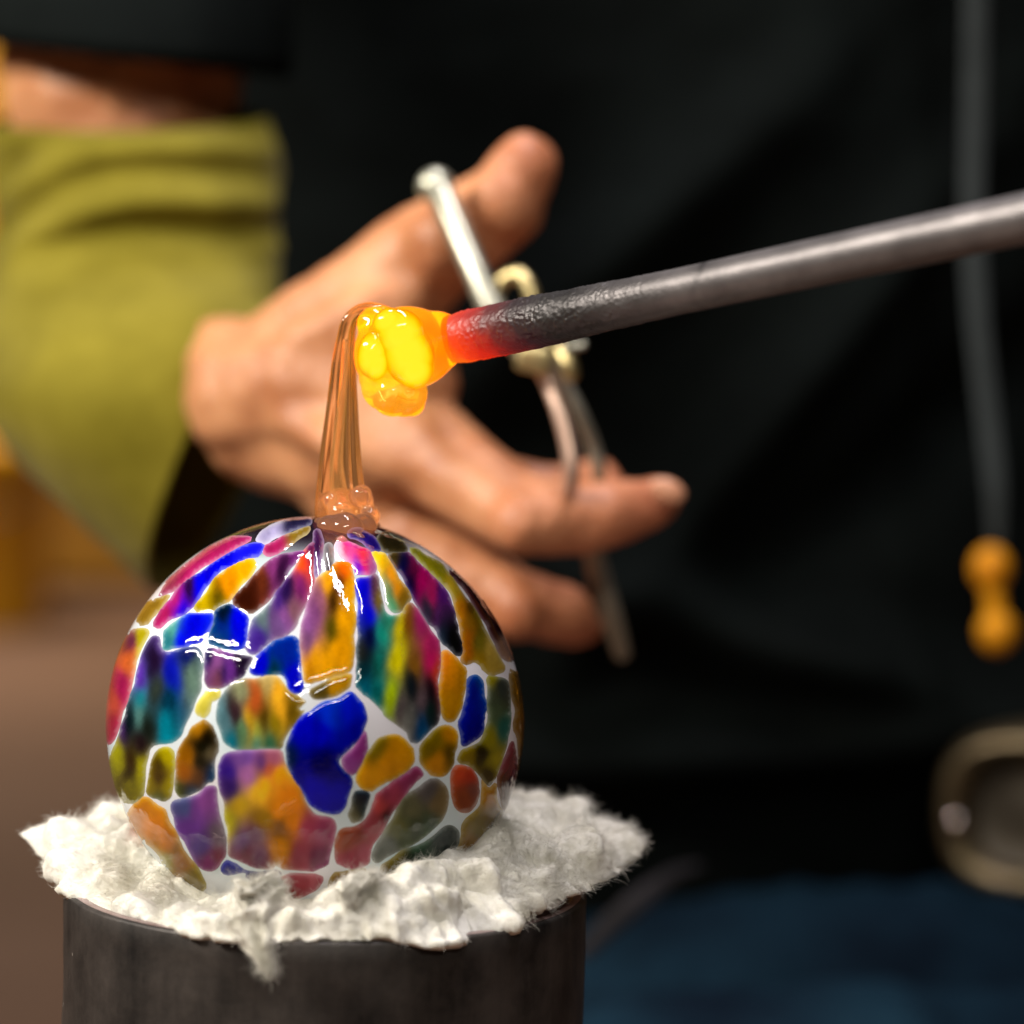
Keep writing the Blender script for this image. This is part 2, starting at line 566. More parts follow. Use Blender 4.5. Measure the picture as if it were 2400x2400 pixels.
rings = []
for r, zz in prof:
    rings.append([bm.verts.new(ctr + ax * zz + (a1 * sq_(math.cos(2 * math.pi * k / 72)) * 1.08 + a2 * sq_(math.sin(2 * math.pi * k / 72)) * 0.93) * L(r, d)) for k in range(72)])
for a, b in zip(rings[:-1], rings[1:]):
    for k in range(72):
        bm.faces.new((a[k], a[(k + 1) % 72], b[(k + 1) % 72], b[k]))
bmesh.ops.recalc_face_normals(bm, faces=bm.faces)
brass = simple('tarnished_brass', (0.10, 0.075, 0.045), (0.22, 0.17, 0.09), rough=0.38, metal=0.85, scale=25, bump=0.2, bscale=300)
bm.faces.new(rings[0])
obj('rim_plate', bm, brass, pe)
bm = bmesh.new()
pr = [[bm.verts.new(ctr + ax * zz + (a1 * sq_(math.cos(2 * math.pi * k / 72)) * 1.08 + a2 * sq_(math.sin(2 * math.pi * k / 72)) * 0.93) * L(r, d)) for k in range(72)] for r, zz in ((139.5, 0.0095), (120, 0.013), (60, 0.0115), (3, 0.011))]
for a, b in zip(pr[:-1], pr[1:]):
    for k in range(72):
        bm.faces.new((a[k], a[(k + 1) % 72], b[(k + 1) % 72], b[k]))
bm.faces.new(pr[-1])
bmesh.ops.recalc_face_normals(bm, faces=bm.faces)
obj('face_plate', bm, simple('dark_tarnished_metal', (0.040, 0.032, 0.021), (0.085, 0.068, 0.046), rough=0.5, metal=0.5, scale=25), pe)
bm = bmesh.new()
add_ball(bm, P(2240, 1930, d - 0.012), 1, 3, (0.004, 0.003, 0.004))
obj('rivet', bm, simple('rivet_steel', (0.5, 0.42, 0.36), (0.6, 0.5, 0.44), rough=0.15, metal=1), pe)

# ------------------------------------------------------------------ shears in the hand
sh = thing('shears', 'pale steel shears with brass pivot held in the hand behind the rod', 'shears', P(1240, 800, 0.87))
steel = simple('pale_steel', (0.38, 0.38, 0.29), (0.50, 0.50, 0.41), rough=0.36, metal=0.8, scale=60, bump=0.1, bscale=400)
brz = simple('pivot_brass', (0.42, 0.33, 0.14), (0.58, 0.48, 0.24), rough=0.3, metal=0.85, scale=80, bump=0.2, bscale=400)
bm = tube_px([(1026, 434, 0.880, 34), (1038, 460, 0.875, 32), (1064, 520, 0.868, 31), (1108, 620, 0.860, 31), (1149, 712, 0.855, 31), (1190, 775, 0.853, 32), (1225, 815, 0.853, 30)], 8, 24)
obj('handle', bm, steel, sh)
bm = bmesh.new()
add_ball(bm, P(1022, 437, 0.878), 1, 3, (L(45, 0.87), L(40, 0.87), L(43, 0.87)))
obj('handle_knob', bm, steel, sh)
bm = tube_px([(1160, 690, 0.86, 18), (1183, 655, 0.86, 18), (1215, 645, 0.858, 19), (1238, 668, 0.856, 18), (1250, 715, 0.855, 18), (1255, 790, 0.855, 18)], 6, 16)
obj('blade_tang', bm, brz, sh)
bm = bmesh.new()
bmesh.ops.create_cube(bm, size=1)
bmesh.ops.bevel(bm, geom=bm.edges[:], offset=0.18, segments=3, profile=0.5, affect='EDGES')
bmesh.ops.transform(bm, verts=bm.verts, matrix=Matrix.Translation(P(1252, 842, 0.85)) @ Matrix.Rotation(0.25, 4, 'Y') @ Matrix.Diagonal((L(84, .85), 0.008, L(66, .85), 1)))
obj('pivot_block', bm, brz, sh)
bm = tube_px([(1318, 820, 0.85, 20), (1330, 850, 0.848, 22), (1338, 876, 0.848, 20)], 5, 16)
obj('pivot_nut', bm, brz, sh)
bm = tube_px([(1320, 818, 0.846, 9), (1365, 808, 0.846, 10)], 3, 12)
obj('pivot_pin', bm, steel, sh)
cop = simple('warm_steel', (0.60, 0.40, 0.30), (0.70, 0.50, 0.40), rough=0.35, metal=0.7, scale=60)
bm = tube_px([(1250, 830, 0.855, 18), (1285, 895, 0.855, 18), (1312, 965, 0.852, 18), (1334, 1050, 0.850, 18), (1340, 1110, 0.850, 20), (1330, 1160, 0.855, 22)], 6, 16)
obj('handle', bm, cop, sh)
grs = simple('grey_steel', (0.16, 0.16, 0.13), (0.24, 0.24, 0.20), rough=0.45, metal=0.6, scale=60)
bm = tube_px([(1290, 840, 0.862, 15), (1322, 895, 0.862, 15), (1360, 970, 0.862, 16), (1392, 1050, 0.865, 16), (1405, 1120, 0.868, 18), (1400, 1230, 0.885, 22), (1392, 1300, 0.895, 26), (1418, 1400, 0.90, 27), (1440, 1470, 0.905, 25), (1458, 1530, 0.91, 20)], 6, 16)
obj('handle', bm, simple('dull_steel', (0.20, 0.19, 0.145), (0.32, 0.30, 0.24), rough=0.4, metal=0.6, scale=60), sh)

# ------------------------------------------------------------------ rod with molten gather
rod = thing('pontil_rod', 'steel rod sloping up to the right with glowing molten glass on its tip', 'rod', P(1070, 793, D0))
A = P(1068, 794, 0.684)
B = P(2400, 512, 0.575)
B = A + (B - A) * 1.45
axd = (B - A).normalized()
ln_ = (B - A).length
e1 = (F_ - axd * F_.dot(axd)).normalized()
e2 = axd.cross(e1)
bm = bmesh.new()
heat = bm.verts.layers.float.new('glow_level')
soot = bm.verts.layers.float.new('soot')
heat = bm.verts.layers.float['glow_level']
rows = [0.00036 * i for i in range(254)] + [0.092 + 0.004 * i for i in range(int((ln_ - 0.092) / 0.004))]
SEG = 120
rings = []
for s in rows:
    r0 = 0.00520 + 0.00100 * (1 - min(1, max(0, (s - 0.025) / 0.045)) ** 0.8)
    if s < 0.003:
        r0 *= 0.93 + 0.07 * s / 0.003
    rough_amt = 1 - min(1, max(0, (s - 0.040) / 0.032))
    rg = []
    for k in range(SEG):
        a = 2 * math.pi * k / SEG
        dv = e1 * math.cos(a) + e2 * math.sin(a)
        p = A + axd * s
        q = (p + dv * r0)
        dsp = 0.00034 * fbm(q * 1300, 3) * rough_amt * (0.25 + 1.6 * abs(noise.noise(q * 230))) + 0.00018 * fbm(q * 260, 2) * min(1, rough_amt + 0.12)
        v = bm.verts.new(p + dv * (r0 + dsp))
        up = dv.dot(U_)
        v[heat] = max(0.0, min(1.0, 1 - (s + 0.0022 * up + 0.0018 * fbm(q * 300, 2)) / 0.0330)) if s > 0 else 1
        ss = abs(s - 0.0785 + 0.0015 * math.sin(a * 2)) / 0.0011
        v[soot] = max(math.exp(-ss * ss) * (0.6 + 0.4 * math.sin(a + 1)), 0.72 * rough_amt)
        rg.append(v)
    rings.append(rg)
for a, b in zip(rings[:-1], rings[1:]):
    for k in range(SEG):
        bm.faces.new((a[k], a[(k + 1) % SEG], b[(k + 1) % SEG], b[k]))
bm.faces.new(rings[0][::-1])
bm.faces.new(rings[-1])
bmesh.ops.recalc_face_normals(bm, faces=bm.faces)
k = N('scaled_steel')
p = k.n('BsdfPrincipled')
tc = k.n('TexCoord')
n1 = k.n('TexNoise'); set_in(n1, Scale=90, Detail=8, Roughness=0.65)
k.l(tc.outputs['Object'], n1.inputs['Vector'])
cr = k.n('ValToRGB')
cr.color_ramp.elements[0].color, cr.color_ramp.elements[1].color = (0.105, 0.098, 0.098, 1), (0.21, 0.195, 0.195, 1)
cr.color_ramp.elements[0].position, cr.color_ramp.elements[1].position = 0.3, 0.7
k.l(n1.outputs[0], cr.inputs[0])
at = k.n('Attribute'); at.attribute_name = 'soot'
mx = k.n('Mix'); mx.data_type = 'RGBA'
k.l(at.outputs['Fac'], mx.inputs[0]); k.l(cr.outputs[0], mx.inputs[6]); mx.inputs[7].default_value = (0.01, 0.01, 0.01, 1)
k.l(mx.outputs[2], p.inputs['Base Color'])
set_in(p, Metallic=0.75, Roughness=0.45)
n2 = k.n('TexNoise'); set_in(n2, Scale=1400, Detail=4)
k.l(tc.outputs['Object'], n2.inputs['Vector'])
bp = k.n('Bump'); set_in(bp, Strength=0.25, Distance=0.0004)
k.l(n2.outputs[0], bp.inputs['Height']); k.l(bp.outputs[0], p.inputs['Normal'])
ah = k.n('Attribute'); ah.attribute_name = 'glow_level'
hr = k.n('ValToRGB')
els = hr.color_ramp.elements
els[0].position, els[0].color = 0.0, (0, 0, 0, 1)
els[1].position, els[1].color = 1.0, (1.0, 0.13, 0.0, 1)
for pos, c in ((0.25, (0.018, 0.0, 0.003)), (0.5, (0.16, 0.003, 0.003)), (0.72, (0.66, 0.012, 0.0)), (0.88, (0.95, 0.045, 0.0))):
    e = els.new(pos); e.color = rgba(c)
k.l(ah.outputs['Fac'], hr.inputs[0])
k.l(hr.outputs[0], p.inputs['Emission Color'])
p.inputs['Emission Strength'].default_value = 1.0
k.surf(p.outputs[0])
obj('rod', bm, k.m, rod)


def hot_glass(name, base, em, es, trans=0.8, rough=0.03, ior=1.45, em2=None, scale=120):
    k = N(name)
    p = k.n('BsdfPrincipled')
    set_in(p, Base_Color=rgba(base), Roughness=rough, IOR=ior)
    p.inputs['Transmission Weight'].default_value = trans
    if em2:
        tc = k.n('TexCoord')
        nz = k.n('TexNoise'); set_in(nz, Scale=scale, Detail=3)
        k.l(tc.outputs['Object'], nz.inputs['Vector'])
        r = k.n('ValToRGB')
        r.color_ramp.elements[0].position, r.color_ramp.elements[1].position = 0.35, 0.65
        r.color_ramp.elements[0].color, r.color_ramp.elements[1].color = rgba(em), rgba(em2)
        k.l(nz.outputs[0], r.inputs[0])
        k.l(r.outputs[0], p.inputs['Emission Color'])
    else:
        p.inputs['Emission Color'].default_value = rgba(em)
    p.inputs['Emission Strength'].default_value = es
    k.surf(p.outputs[0])
    return k.m


# the gather: an orange outer mass, two yellow-hot lobes proud of it, and a clear drip beneath
bm = bmesh.new()
dg = 0.684
for (x, y, dd, rx, ry) in ((955, 815, 0, 118, 98), (900, 830, 0, 72, 92), (1020, 800, 0, 75, 72), (1045, 797, 0, 52, 62), (880, 760, 0, 45, 42)):
    add_ball(bm, P(x, y, dg + dd), 1, 3, (L(rx, dg), L((rx + ry) / 2, dg), L(ry, dg)))
gme = fuse(bm, 0.0006, it=10)
ga = gme.attributes.new('glow_level', 'FLOAT', 'POINT')
for i, v in enumerate(gme.vertices):
    ga.data[i].value = max(0, min(1, 0.5 + (v.co - P(955, 815, dg)).dot(axd) / 0.024 + 0.08 * fbm(v.co * 200, 2)))
k = N('molten_glass')
p = k.n('BsdfPrincipled')
set_in(p, Base_Color=(0.8, 0.30, 0.03, 1), Roughness=0.04, IOR=1.5)
p.inputs['Transmission Weight'].default_value = 0.9
a = k.n('Attribute'); a.attribute_name = 'glow_level'
r = k.n('ValToRGB')
els = r.color_ramp.elements
els[0].position, els[0].color = 0.0, (1.0, 0.16, 0.0, 1)
els[1].position, els[1].color = 1.0, (0.95, 0.09, 0.0, 1)
for pos, c in ((0.25, (1.0, 0.30, 0.0)), (0.55, (1.0, 0.42, 0.0)), (0.75, (1.0, 0.25, 0.0))):
    e = els.new(pos); e.color = rgba(c)
k.l(a.outputs['Fac'], r.inputs[0]); k.l(r.outputs[0], p.inputs['Emission Color'])
p.inputs['Emission Strength'].default_value = 0.78
k.surf(p.outputs[0])
obj('molten_gather', gme, k.m, rod)
k = N('yellow_hot_glass')
p = k.n('BsdfPrincipled')
set_in(p, Base_Color=(0.06, 0.02, 0.0, 1), Roughness=0.05, IOR=1.5)
a = k.n('Attribute'); a.attribute_name = 'glow_level'
r = k.n('ValToRGB')
els = r.color_ramp.elements
els[0].position, els[0].color = 0.0, (0.90, 0.15, 0.0, 1)
els[1].position, els[1].color = 1.0, (1.0, 0.88, 0.025, 1)
for pos, c in ((0.25, (0.98, 0.27, 0.0)), (0.48, (1.0, 0.50, 0.0)), (0.72, (1.0, 0.76, 0.008))):
    e = els.new(pos); e.color = rgba(c)
k.l(a.outputs['Fac'], r.inputs[0]); k.l(r.outputs[0], p.inputs['Emission Color'])
p.inputs['Emission Strength'].default_value = 1.0
k.surf(p.outputs[0])
core = k.m
fr = 0.0082


def lobe(balls, edge):
    bm = bmesh.new()
    for (x, y, rx, ry, dy, an) in balls:
        add_ball(bm, P(x, y, dg - fr + dy), 1, 3, (L(rx, dg), 0.0042, L(ry, dg)), Matrix.Rotation(an, 3, 'Y'))
    me = fuse(bm, 0.0005, it=10)
    at = me.attributes.new('glow_level', 'FLOAT', 'POINT')
    for i, v in enumerate(me.vertices):        # hottest in the thick middle, cooler where the lobe thins to its edge
        e_ = 9
        for (x, y, rx, ry, dy, an) in balls:
            q = Matrix.Rotation(-an, 3, 'Y') @ (v.co - P(x, y, dg - fr + dy))
            e_ = min(e_, math.hypot(q.x / L(rx, dg), q.z / L(ry, dg)))
        at.data[i].value = max(0, min(1, 1.10 - 0.95 * e_ ** edge + 0.10 * fbm(v.co * 260, 2)))
    obj('hot_lobe', me, core, rod)


lobe([(938, 782, 58, 60, 0, -0.3), (958, 832, 60, 76, 0.0005, -0.2), (972, 866, 46, 46, 0.001, -0.3), (908, 752, 38, 30, 0.001, -0.5)], 2.4)
lobe([(872, 830, 37, 56, 0.001, 0.15), (884, 854, 28, 40, 0.001, 0.2)], 2.4)
bm = bmesh.new()
for (x, y, dd, r) in ((905, 905, 0, 60), (945, 920, 0, 58), (920, 925, -0.002, 52), (965, 945, 0.001, 32), (895, 885, 0.002, 55)):
    add_ball(bm, P(x, y, dg - 0.002 + dd), L(r, dg), 3)
obj('glass_drip', fuse(bm, 0.0005, it=6), hot_glass('amber_hot_glass', (1.0, 0.62, 0.15), (1.0, 0.30, 0.0), 0.42, 0.9, 0.02, 1.4, em2=(1.0, 0.5, 0.03), scale=160), rod)

# ------------------------------------------------------------------ steel pipe stand
RC, ZR = 0.0628, -0.0392
stc = (0.0026, 0.0)
stand = thing('pipe_stand', 'dark scuffed steel pipe standing upright under the glass ornament', 'stand', (stc[0], stc[1], FLOOR))
k = N('scuffed_steel')
p = k.n('BsdfPrincipled')
tc = k.n('TexCoord')
mp = k.n('Mapping'); mp.inputs['Scale'].default_value = (1, 1, 0.12)
k.l(tc.outputs['Object'], mp.inputs[0])
n1 = k.n('TexNoise'); set_in(n1, Scale=55, Detail=7, Roughness=0.65)
k.l(mp.outputs[0], n1.inputs['Vector'])
n3 = k.n('TexNoise'); set_in(n3, Scale=70, Detail=8, Roughness=0.7)
k.l(tc.outputs['Object'], n3.inputs['Vector'])
ad = k.n('Math', operation='ADD'); k.l(n1.outputs[0], ad.inputs[0]); k.l(n3.outputs[0], ad.inputs[1])
cr = k.n('ValToRGB')
cr.color_ramp.elements[0].position, cr.color_ramp.elements[1].position = 0.38, 0.62
hv = k.n('Math', operation='MULTIPLY'); hv.inputs[1].default_value = 0.5
k.l(ad.outputs[0], hv.inputs[0])
cr.color_ramp.elements[0].color, cr.color_ramp.elements[1].color = (0.007, 0.0066, 0.0062, 1), (0.060, 0.051, 0.045, 1)
k.l(hv.outputs[0], cr.inputs[0])
# tiny pale specks of spatter
vo = k.n('TexVoronoi'); set_in(vo, Scale=170)
k.l(tc.outputs['Object'], vo.inputs['Vector'])
lt = k.n('Math', operation='LESS_THAN'); lt.inputs[1].default_value = 0.085
k.l(vo.outputs[0], lt.inputs[0])
sp = k.n('Math', operation='MULTIPLY'); gt = k.n('Math', operation='GREATER_THAN'); gt.inputs[1].default_value = 0.56
k.l(n3.outputs[0], gt.inputs[0]); k.l(lt.outputs[0], sp.inputs[0]); k.l(gt.outputs[0], sp.inputs[1])
mx = k.n('Mix'); mx.data_type = 'RGBA'
k.l(sp.outputs[0], mx.inputs[0]); k.l(cr.outputs[0], mx.inputs[6]); mx.inputs[7].default_value = (0.22, 0.20, 0.18, 1)
k.l(mx.outputs[2], p.inputs['Base Color'])
set_in(p, Metallic=0.4, Roughness=0.5)
bp = k.n('Bump'); set_in(bp, Strength=0.4, Distance=0.0006)
k.l(n3.outputs[0], bp.inputs['Height']); k.l(bp.outputs[0], p.inputs['Normal'])
k.surf(p.outputs[0])
bm = bmesh.new()
prof = [(RC, FLOOR - ZR), (RC, -0.10)] + [(RC, -0.10 + 0.005 * i) for i in range(1, 20)] + [(RC, -0.0008), (RC - 0.0004, -0.0001), (RC - 0.0012, 0)]
lathe(bm, prof, Vector((0, 0, ZR)), 160)
for v in bm.verts:
    v.co += Vector((v.co.x, v.co.y, 0)).normalized() * 0.0004 * fbm(v.co * 60, 3)
TILTM = Matrix.Translation((stc[0], 0, 0)) @ Matrix.Translation((0, 0, ZR)) @ Matrix.Rotation(math.radians(1.6), 4, 'Y') @ Matrix.Translation((0, 0, -ZR))
bmesh.ops.transform(bm, matrix=TILTM, verts=bm.verts)
obj('pipe_wall', bm, k.m, stand)
bm = bmesh.new()
lathe(bm, [(RC - 0.0012, 0), (RC - 0.0030, 0.0001), (RC - 0.0038, -0.0008), (RC - 0.004, -0.06), (0, -0.06)], Vector((0, 0, ZR)), 160)
bmesh.ops.transform(bm, matrix=TILTM, verts=bm.verts)
obj('rim', bm, simple('worn_rim_steel', (0.24, 0.16, 0.15), (0.44, 0.32, 0.31), rough=0.35, metal=0.6, scale=90, bump=0.2, bscale=500), stand)

# ------------------------------------------------------------------ ceramic fibre pad
pad = thing('fibre_pad', 'torn white ceramic fibre blanket cushioning the glass ornament on the pipe', 'blanket', (0, 0, ZR))
k = N('ceramic_fibre')
p = k.n('BsdfPrincipled')
tc = k.n('TexCoord')
nz = k.n('TexNoise'); set_in(nz, Scale=110, Detail=8, Roughness=0.7)
k.l(tc.outputs['Object'], nz.inputs['Vector'])
cr = k.n('ValToRGB')
cr.color_ramp.elements[0].position, cr.color_ramp.elements[1].position = 0.3, 0.6
cr.color_ramp.elements[0].color, cr.color_ramp.elements[1].color = (0.56, 0.54, 0.44, 1), (0.76, 0.745, 0.68, 1)
k.l(nz.outputs[0], cr.inputs[0]); k.l(cr.outputs[0], p.inputs['Base Color'])
set_in(p, Roughness=0.9)
p.inputs['Specular IOR Level'].default_value = 0.15
p.inputs['Subsurface Weight'].default_value = 0.10
p.inputs['Subsurface Scale'].default_value = 0.002
p.inputs['Subsurface Radius'].default_value = (1, 0.9, 0.8)
n2 = k.n('TexNoise'); set_in(n2, Scale=600, Detail=6, Roughness=0.7)
k.l(tc.outputs['Object'], n2.inputs['Vector'])
bp = k.n('Bump'); set_in(bp, Strength=0.55, Distance=0.0007)
k.l(n2.outputs[0], bp.inputs['Height']); k.l(bp.outputs[0], p.inputs['Normal'])
k.surf(p.outputs[0])
WOOL = k.m
# theta (deg; front = -90): outer radius, edge height, crest height
PC = [(-180, .066, -.0345, -.0270), (-165, .0605, -.0375, -.0300), (-150, .0560, -.0400, -.0325), (-135, .0575, -.0390, -.0340), (-120, .0615, -.0388, -.0345),
      (-105, .0632, -.0390, -.0345), (-90, .0628, -.0386, -.0345), (-75, .0630, -.0386, -.0300), (-60, .0655, -.0415, -.0275), (-45, .0655, -.0412, -.0265),
      (-30, .0630, -.0386, -.0260), (-15, .0670, -.0365, -.0250), (0, .0740, -.0350, -.0265), (15, .0825, -.0325, -.0270), (30, .0800, -.0310, -.0262),
      (45, .072, -.0290, -.0240), (60, .066, -.0290, -.0250), (90, .060, -.030, -.024), (120, .060, -.032, -.026), (150, .066, -.0300, -.0250), (160, .0700, -.0285, -.0245), (170, .0745, -.0285, -.0250), (180, .066, -.0345, -.0270)]


def pc(th):
    th = (th + 180) % 360 - 180
    for a, b in zip(PC[:-1], PC[1:]):
        if a[0] <= th <= b[0]:
            t = (th - a[0]) / (b[0] - a[0])
            t = t * t * (3 - 2 * t)
            return [a[i] + (b[i] - a[i]) * t for i in (1, 2, 3)]


def pad_pt(th, s, under=0.0):
    R, ze, zc = pc(th)
    a = math.radians(th)
    u = Vector((math.cos(a), math.sin(a), 0))
    R += 0.0030 * fbm(Vector((u.x * 3.2, u.y * 3.2, 5)), 4) + 0.0024 * fbm(Vector((u.x * 13, u.y * 13, 1)), 3)
    if -160 < th < -20:
        R = min(R, 0.0665 if -80 < th < -35 else 0.0640)
    r = 0.020 + (R - 0.020) * s
    z0 = -0.047
    if s < 0.55:
        t = s / 0.55
        z = z0 + (zc - z0) * math.sin(t * math.pi / 2) ** 0.9
    else:
        t = (s - 0.55) / 0.45
        z = zc + (ze - zc) * t ** (3.2 if -80 < th < -35 else 2.6)
    p = Vector((u.x * r, u.y * r, z))
    if under == 0:
        wv = p + Vector((0.0016 * noise.noise(p * 170), 0.0016 * noise.noise(p * 170 + Vector((5, 1, 3))), 0))
        dsp = 0.0044 * fbm(p * 60, 2) + 0.0054 * (abs(noise.noise(wv * 95)) - 0.2) + 0.0020 * (abs(noise.noise(wv * 235)) - 0.2) + 0.0008 * (abs(noise.noise(wv * 560)) - 0.2)
        w = min(1, s / 0.3) * (1 if s < 0.9 else 1 - (s - 0.9) / 0.1 * 0.6)
        o_ = 0.35 + 0.75 * max(0, (s - 0.72) / 0.28)
        p += Vector((u.x * o_, u.y * o_, 0.94)) * dsp * w
    else:
        p.z -= under * (1 - s ** 3) + 0.0006
    return p


bm = bmesh.new()
NT, NS = 560, 84
top = [[bm.verts.new(pad_pt(-180 + 360 * i / NT, j / NS)) for j in range(NS + 1)] for i in range(NT)]
und = [[bm.verts.new(pad_pt(-180 + 360 * i / NT, j / 14, 0.006)) for j in range(15)] for i in range(NT)]
for i in range(NT):
    a, b = top[i], top[(i + 1) % NT]
    for j in range(NS):
        bm.faces.new((a[j], a[j + 1], b[j + 1], b[j]))
    a, b = und[i], und[(i + 1) % NT]
    for j in range(14):
        bm.faces.new((a[j], b[j], b[j + 1], a[j + 1]))
    bm.faces.new((top[i][-1], und[i][-1], und[(i + 1) % NT][-1], top[(i + 1) % NT][-1]))
    bm.faces.new((top[i][0], top[(i + 1) % NT][0], und[(i + 1) % NT][0], und[i][0]))
bmesh.ops.recalc_face_normals(bm, faces=bm.faces)
obj('blanket', bm, WOOL, pad)


def flake(bm, c, u, w, length, width, thick, seed, curl=0.0, taper=0.8, nu=12, nv=8):
    """one torn flake: a thick, crumpled, tapering patch from c along u, width along w"""
    n = u.cross(w).normalized()
    T_, B_ = [], []
    for i in range(nu + 1):
        t = i / nu
        wd = width * (1 - taper * t ** 1.5) * (0.85 + 0.3 * noise.noise(Vector((t * 5, seed, 1))))
        ra, rb = [], []
        for j in range(nv + 1):
            s = j / nv * 2 - 1
            p = c + u * (length * t * (1 + 0.12 * noise.noise(Vector((s * 4, seed, 7))))) + w * (s * wd) + n * (curl * length * t * t)
            d = width * 0.34 * fbm(Vector((t * 2.2, s * 2.0, seed)), 3) + width * 0.12 * fbm(Vector((t * 7, s * 7, seed + 3)), 3)
            th = thick * (1 - s * s) * (1 - 0.7 * t) + thick * 0.12
            ra.append(bm.verts.new(p + n * (d + th)))
            rb.append(bm.verts.new(p + n * (d - th)))
        T_.append(ra); B_.append(rb)
    for i in range(nu):
        for j in range(nv):
            bm.faces.new((T_[i][j], T_[i + 1][j], T_[i + 1][j + 1], T_[i][j + 1]))
            bm.faces.new((B_[i][j], B_[i][j + 1], B_[i + 1][j + 1], B_[i + 1][j]))
        for j in (0, nv):
            bm.faces.new((T_[i][j], B_[i][j], B_[i + 1][j], T_[i + 1][j]))
    for i in (0, nu):
        for j in range(nv):
            bm.faces.new((T_[i][j], T_[i][j + 1], B_[i][j + 1], B_[i][j]))


# big distinct tufts: hanging front flap, two upright wisps, side tips
TUFTS = [((575, 2135, .614), (62, 150, -.003), 0.0150, 0.0062, 0.0016, -0.06, 1.00),
         ((800, 2110, .630), (110, -80, .004), 0.0100, 0.0050, 0.0022, 0.05, 0.8),
         ((560, 2110, .630), (120, -45, .004), 0.0105, 0.0055, 0.0020, 0.10, 0.6),
         ]
for i, (c, dv, ln2, wd, th, cu, tp) in enumerate(TUFTS):
    p0 = P(*c)
    u = (P(c[0] + dv[0], c[1] + dv[1], c[2] + dv[2]) - p0).normalized()
    w = (F_.cross(u) + F_ * 0.35).normalized()
    w = (w - u * w.dot(u)).normalized()
    bm = bmesh.new()
    flake(bm, p0, u, w, ln2, wd, th, 50 + i * 5.3, cu, tp, 30, 20)
    bmesh.ops.recalc_face_normals(bm, faces=bm.faces)
    obj('tuft', bm, WOOL, pad)
# loose fibres matted over the whole blanket
rg_ = np.random.default_rng(4)
bme = bpy.data.objects['blanket'].data
nv = NT * (NS + 1)
cov = np.empty(len(bme.vertices) * 3); bme.vertices.foreach_get('co', cov); cov = cov.reshape(-1, 3)[:nv]
nov = np.empty(len(bme.vertices) * 3); bme.vertices.foreach_get('normal', nov); nov = nov.reshape(-1, 3)[:nv]
sv = np.tile(np.arange(NS + 1) / NS, NT)
thv = np.repeat(-180 + 360 * np.arange(NT) / NT, NS + 1)
tv = [(o.data, o) for o in bpy.data.objects if o.name.startswith('tuft')]
tco = np.concatenate([np.array([v.co for v in m.vertices]) for m, o in tv])
tno = np.concatenate([np.array([v.normal for v in m.vertices]) for m, o in tv])
wt = ((sv > 0.3) * (0.5 + sv ** 2) * np.where((thv > -40) & (thv < 75), 2.0, 1.0)) * (np.linalg.norm(cov, axis=1) > 0.0503)
NF = 46000
ix = rg_.choice(nv, NF, p=wt / wt.sum())
cb_, nb_ = cov[ix], nov[ix]
NTF = 7000                               # these sit on the tufts
it_ = rg_.integers(0, len(tco), NTF)
cb_[:NTF], nb_[:NTF] = tco[it_], tno[it_]
c0, n0 = cb_ + rg_.normal(0, 0.0003, (NF, 3)), nb_
fld = np.array([noise.noise_vector(Vector(c) * 130) for c in c0])
u0 = fld * 1.3 + rg_.normal(0, 0.45, (NF, 3))
out = np.stack([np.cos(np.radians(thv[ix])), np.sin(np.radians(thv[ix])), 0.25 * np.ones(NF)], 1)
edge = (sv[ix] > 0.88)[:, None]
u0 = np.where(edge, u0 * 0.6 + out * 0.6, u0)
u0 -= n0 * (u0 * n0).sum(1)[:, None] * 0.75
u0 += n0 * rg_.uniform(0.02, 0.35, (NF, 1))
u0 /= np.linalg.norm(u0, axis=1)[:, None]
w0 = np.cross(u0, rg_.normal(0, 1, (NF, 3))); w0 /= np.linalg.norm(w0, axis=1)[:, None]
m0 = np.cross(u0, w0)
lf = rg_.uniform(0.0012, 0.0042, (NF, 1)) * np.where(edge & ((thv[ix] < -40) | (thv[ix] > 75))[:, None], 0.45, 1)
bf = rg_.uniform(-0.55, 0.55, (NF, 1)) * lf
rf = rg_.uniform(0.000022, 0.000046, (NF, 1))
V = np.empty((NF, 4, 3, 3))
for q in range(4):
    t = q / 3
    m = c0 + u0 * lf * t + m0 * bf * t * t - n0 * lf * 0.12 * t * t
    r2 = rf * (1 - 0.75 * t)
    V[:, q, 0], V[:, q, 1], V[:, q, 2] = m + w0 * r2, m - w0 * r2 * .5 + m0 * r2, m - w0 * r2 * .5 - m0 * r2
base = (np.arange(NF) * 12)[:, None, None, None]
qq, zz = np.meshgrid(np.arange(3), np.arange(3), indexing='ij')
Fq = np.stack([qq * 3 + zz, qq * 3 + (zz + 1) % 3, qq * 3 + 3 + (zz + 1) % 3, qq * 3 + 3 + zz], -1)[None] + base
fme = bpy.data.meshes.new('loose_fibres')
fme.vertices.add(NF * 12); fme.vertices.foreach_set('co', V.reshape(-1))
fl_ = Fq.reshape(-1).astype(np.int32)
fme.loops.add(len(fl_)); fme.loops.foreach_set('vertex_index', fl_)
fme.polygons.add(len(fl_) // 4); fme.polygons.foreach_set('loop_start', np.arange(0, len(fl_), 4, dtype=np.int32))
fme.update(calc_edges=True)
fb = obj('loose_fibres', fme, WOOL, pad)
fb['kind'] = 'stuff'

# ------------------------------------------------------------------ glass ornament
RG = 0.0500
orn = thing('glass_ornament', 'round blown glass ornament of many coloured chips with amber stem', 'ornament', (0, 0, -RG))


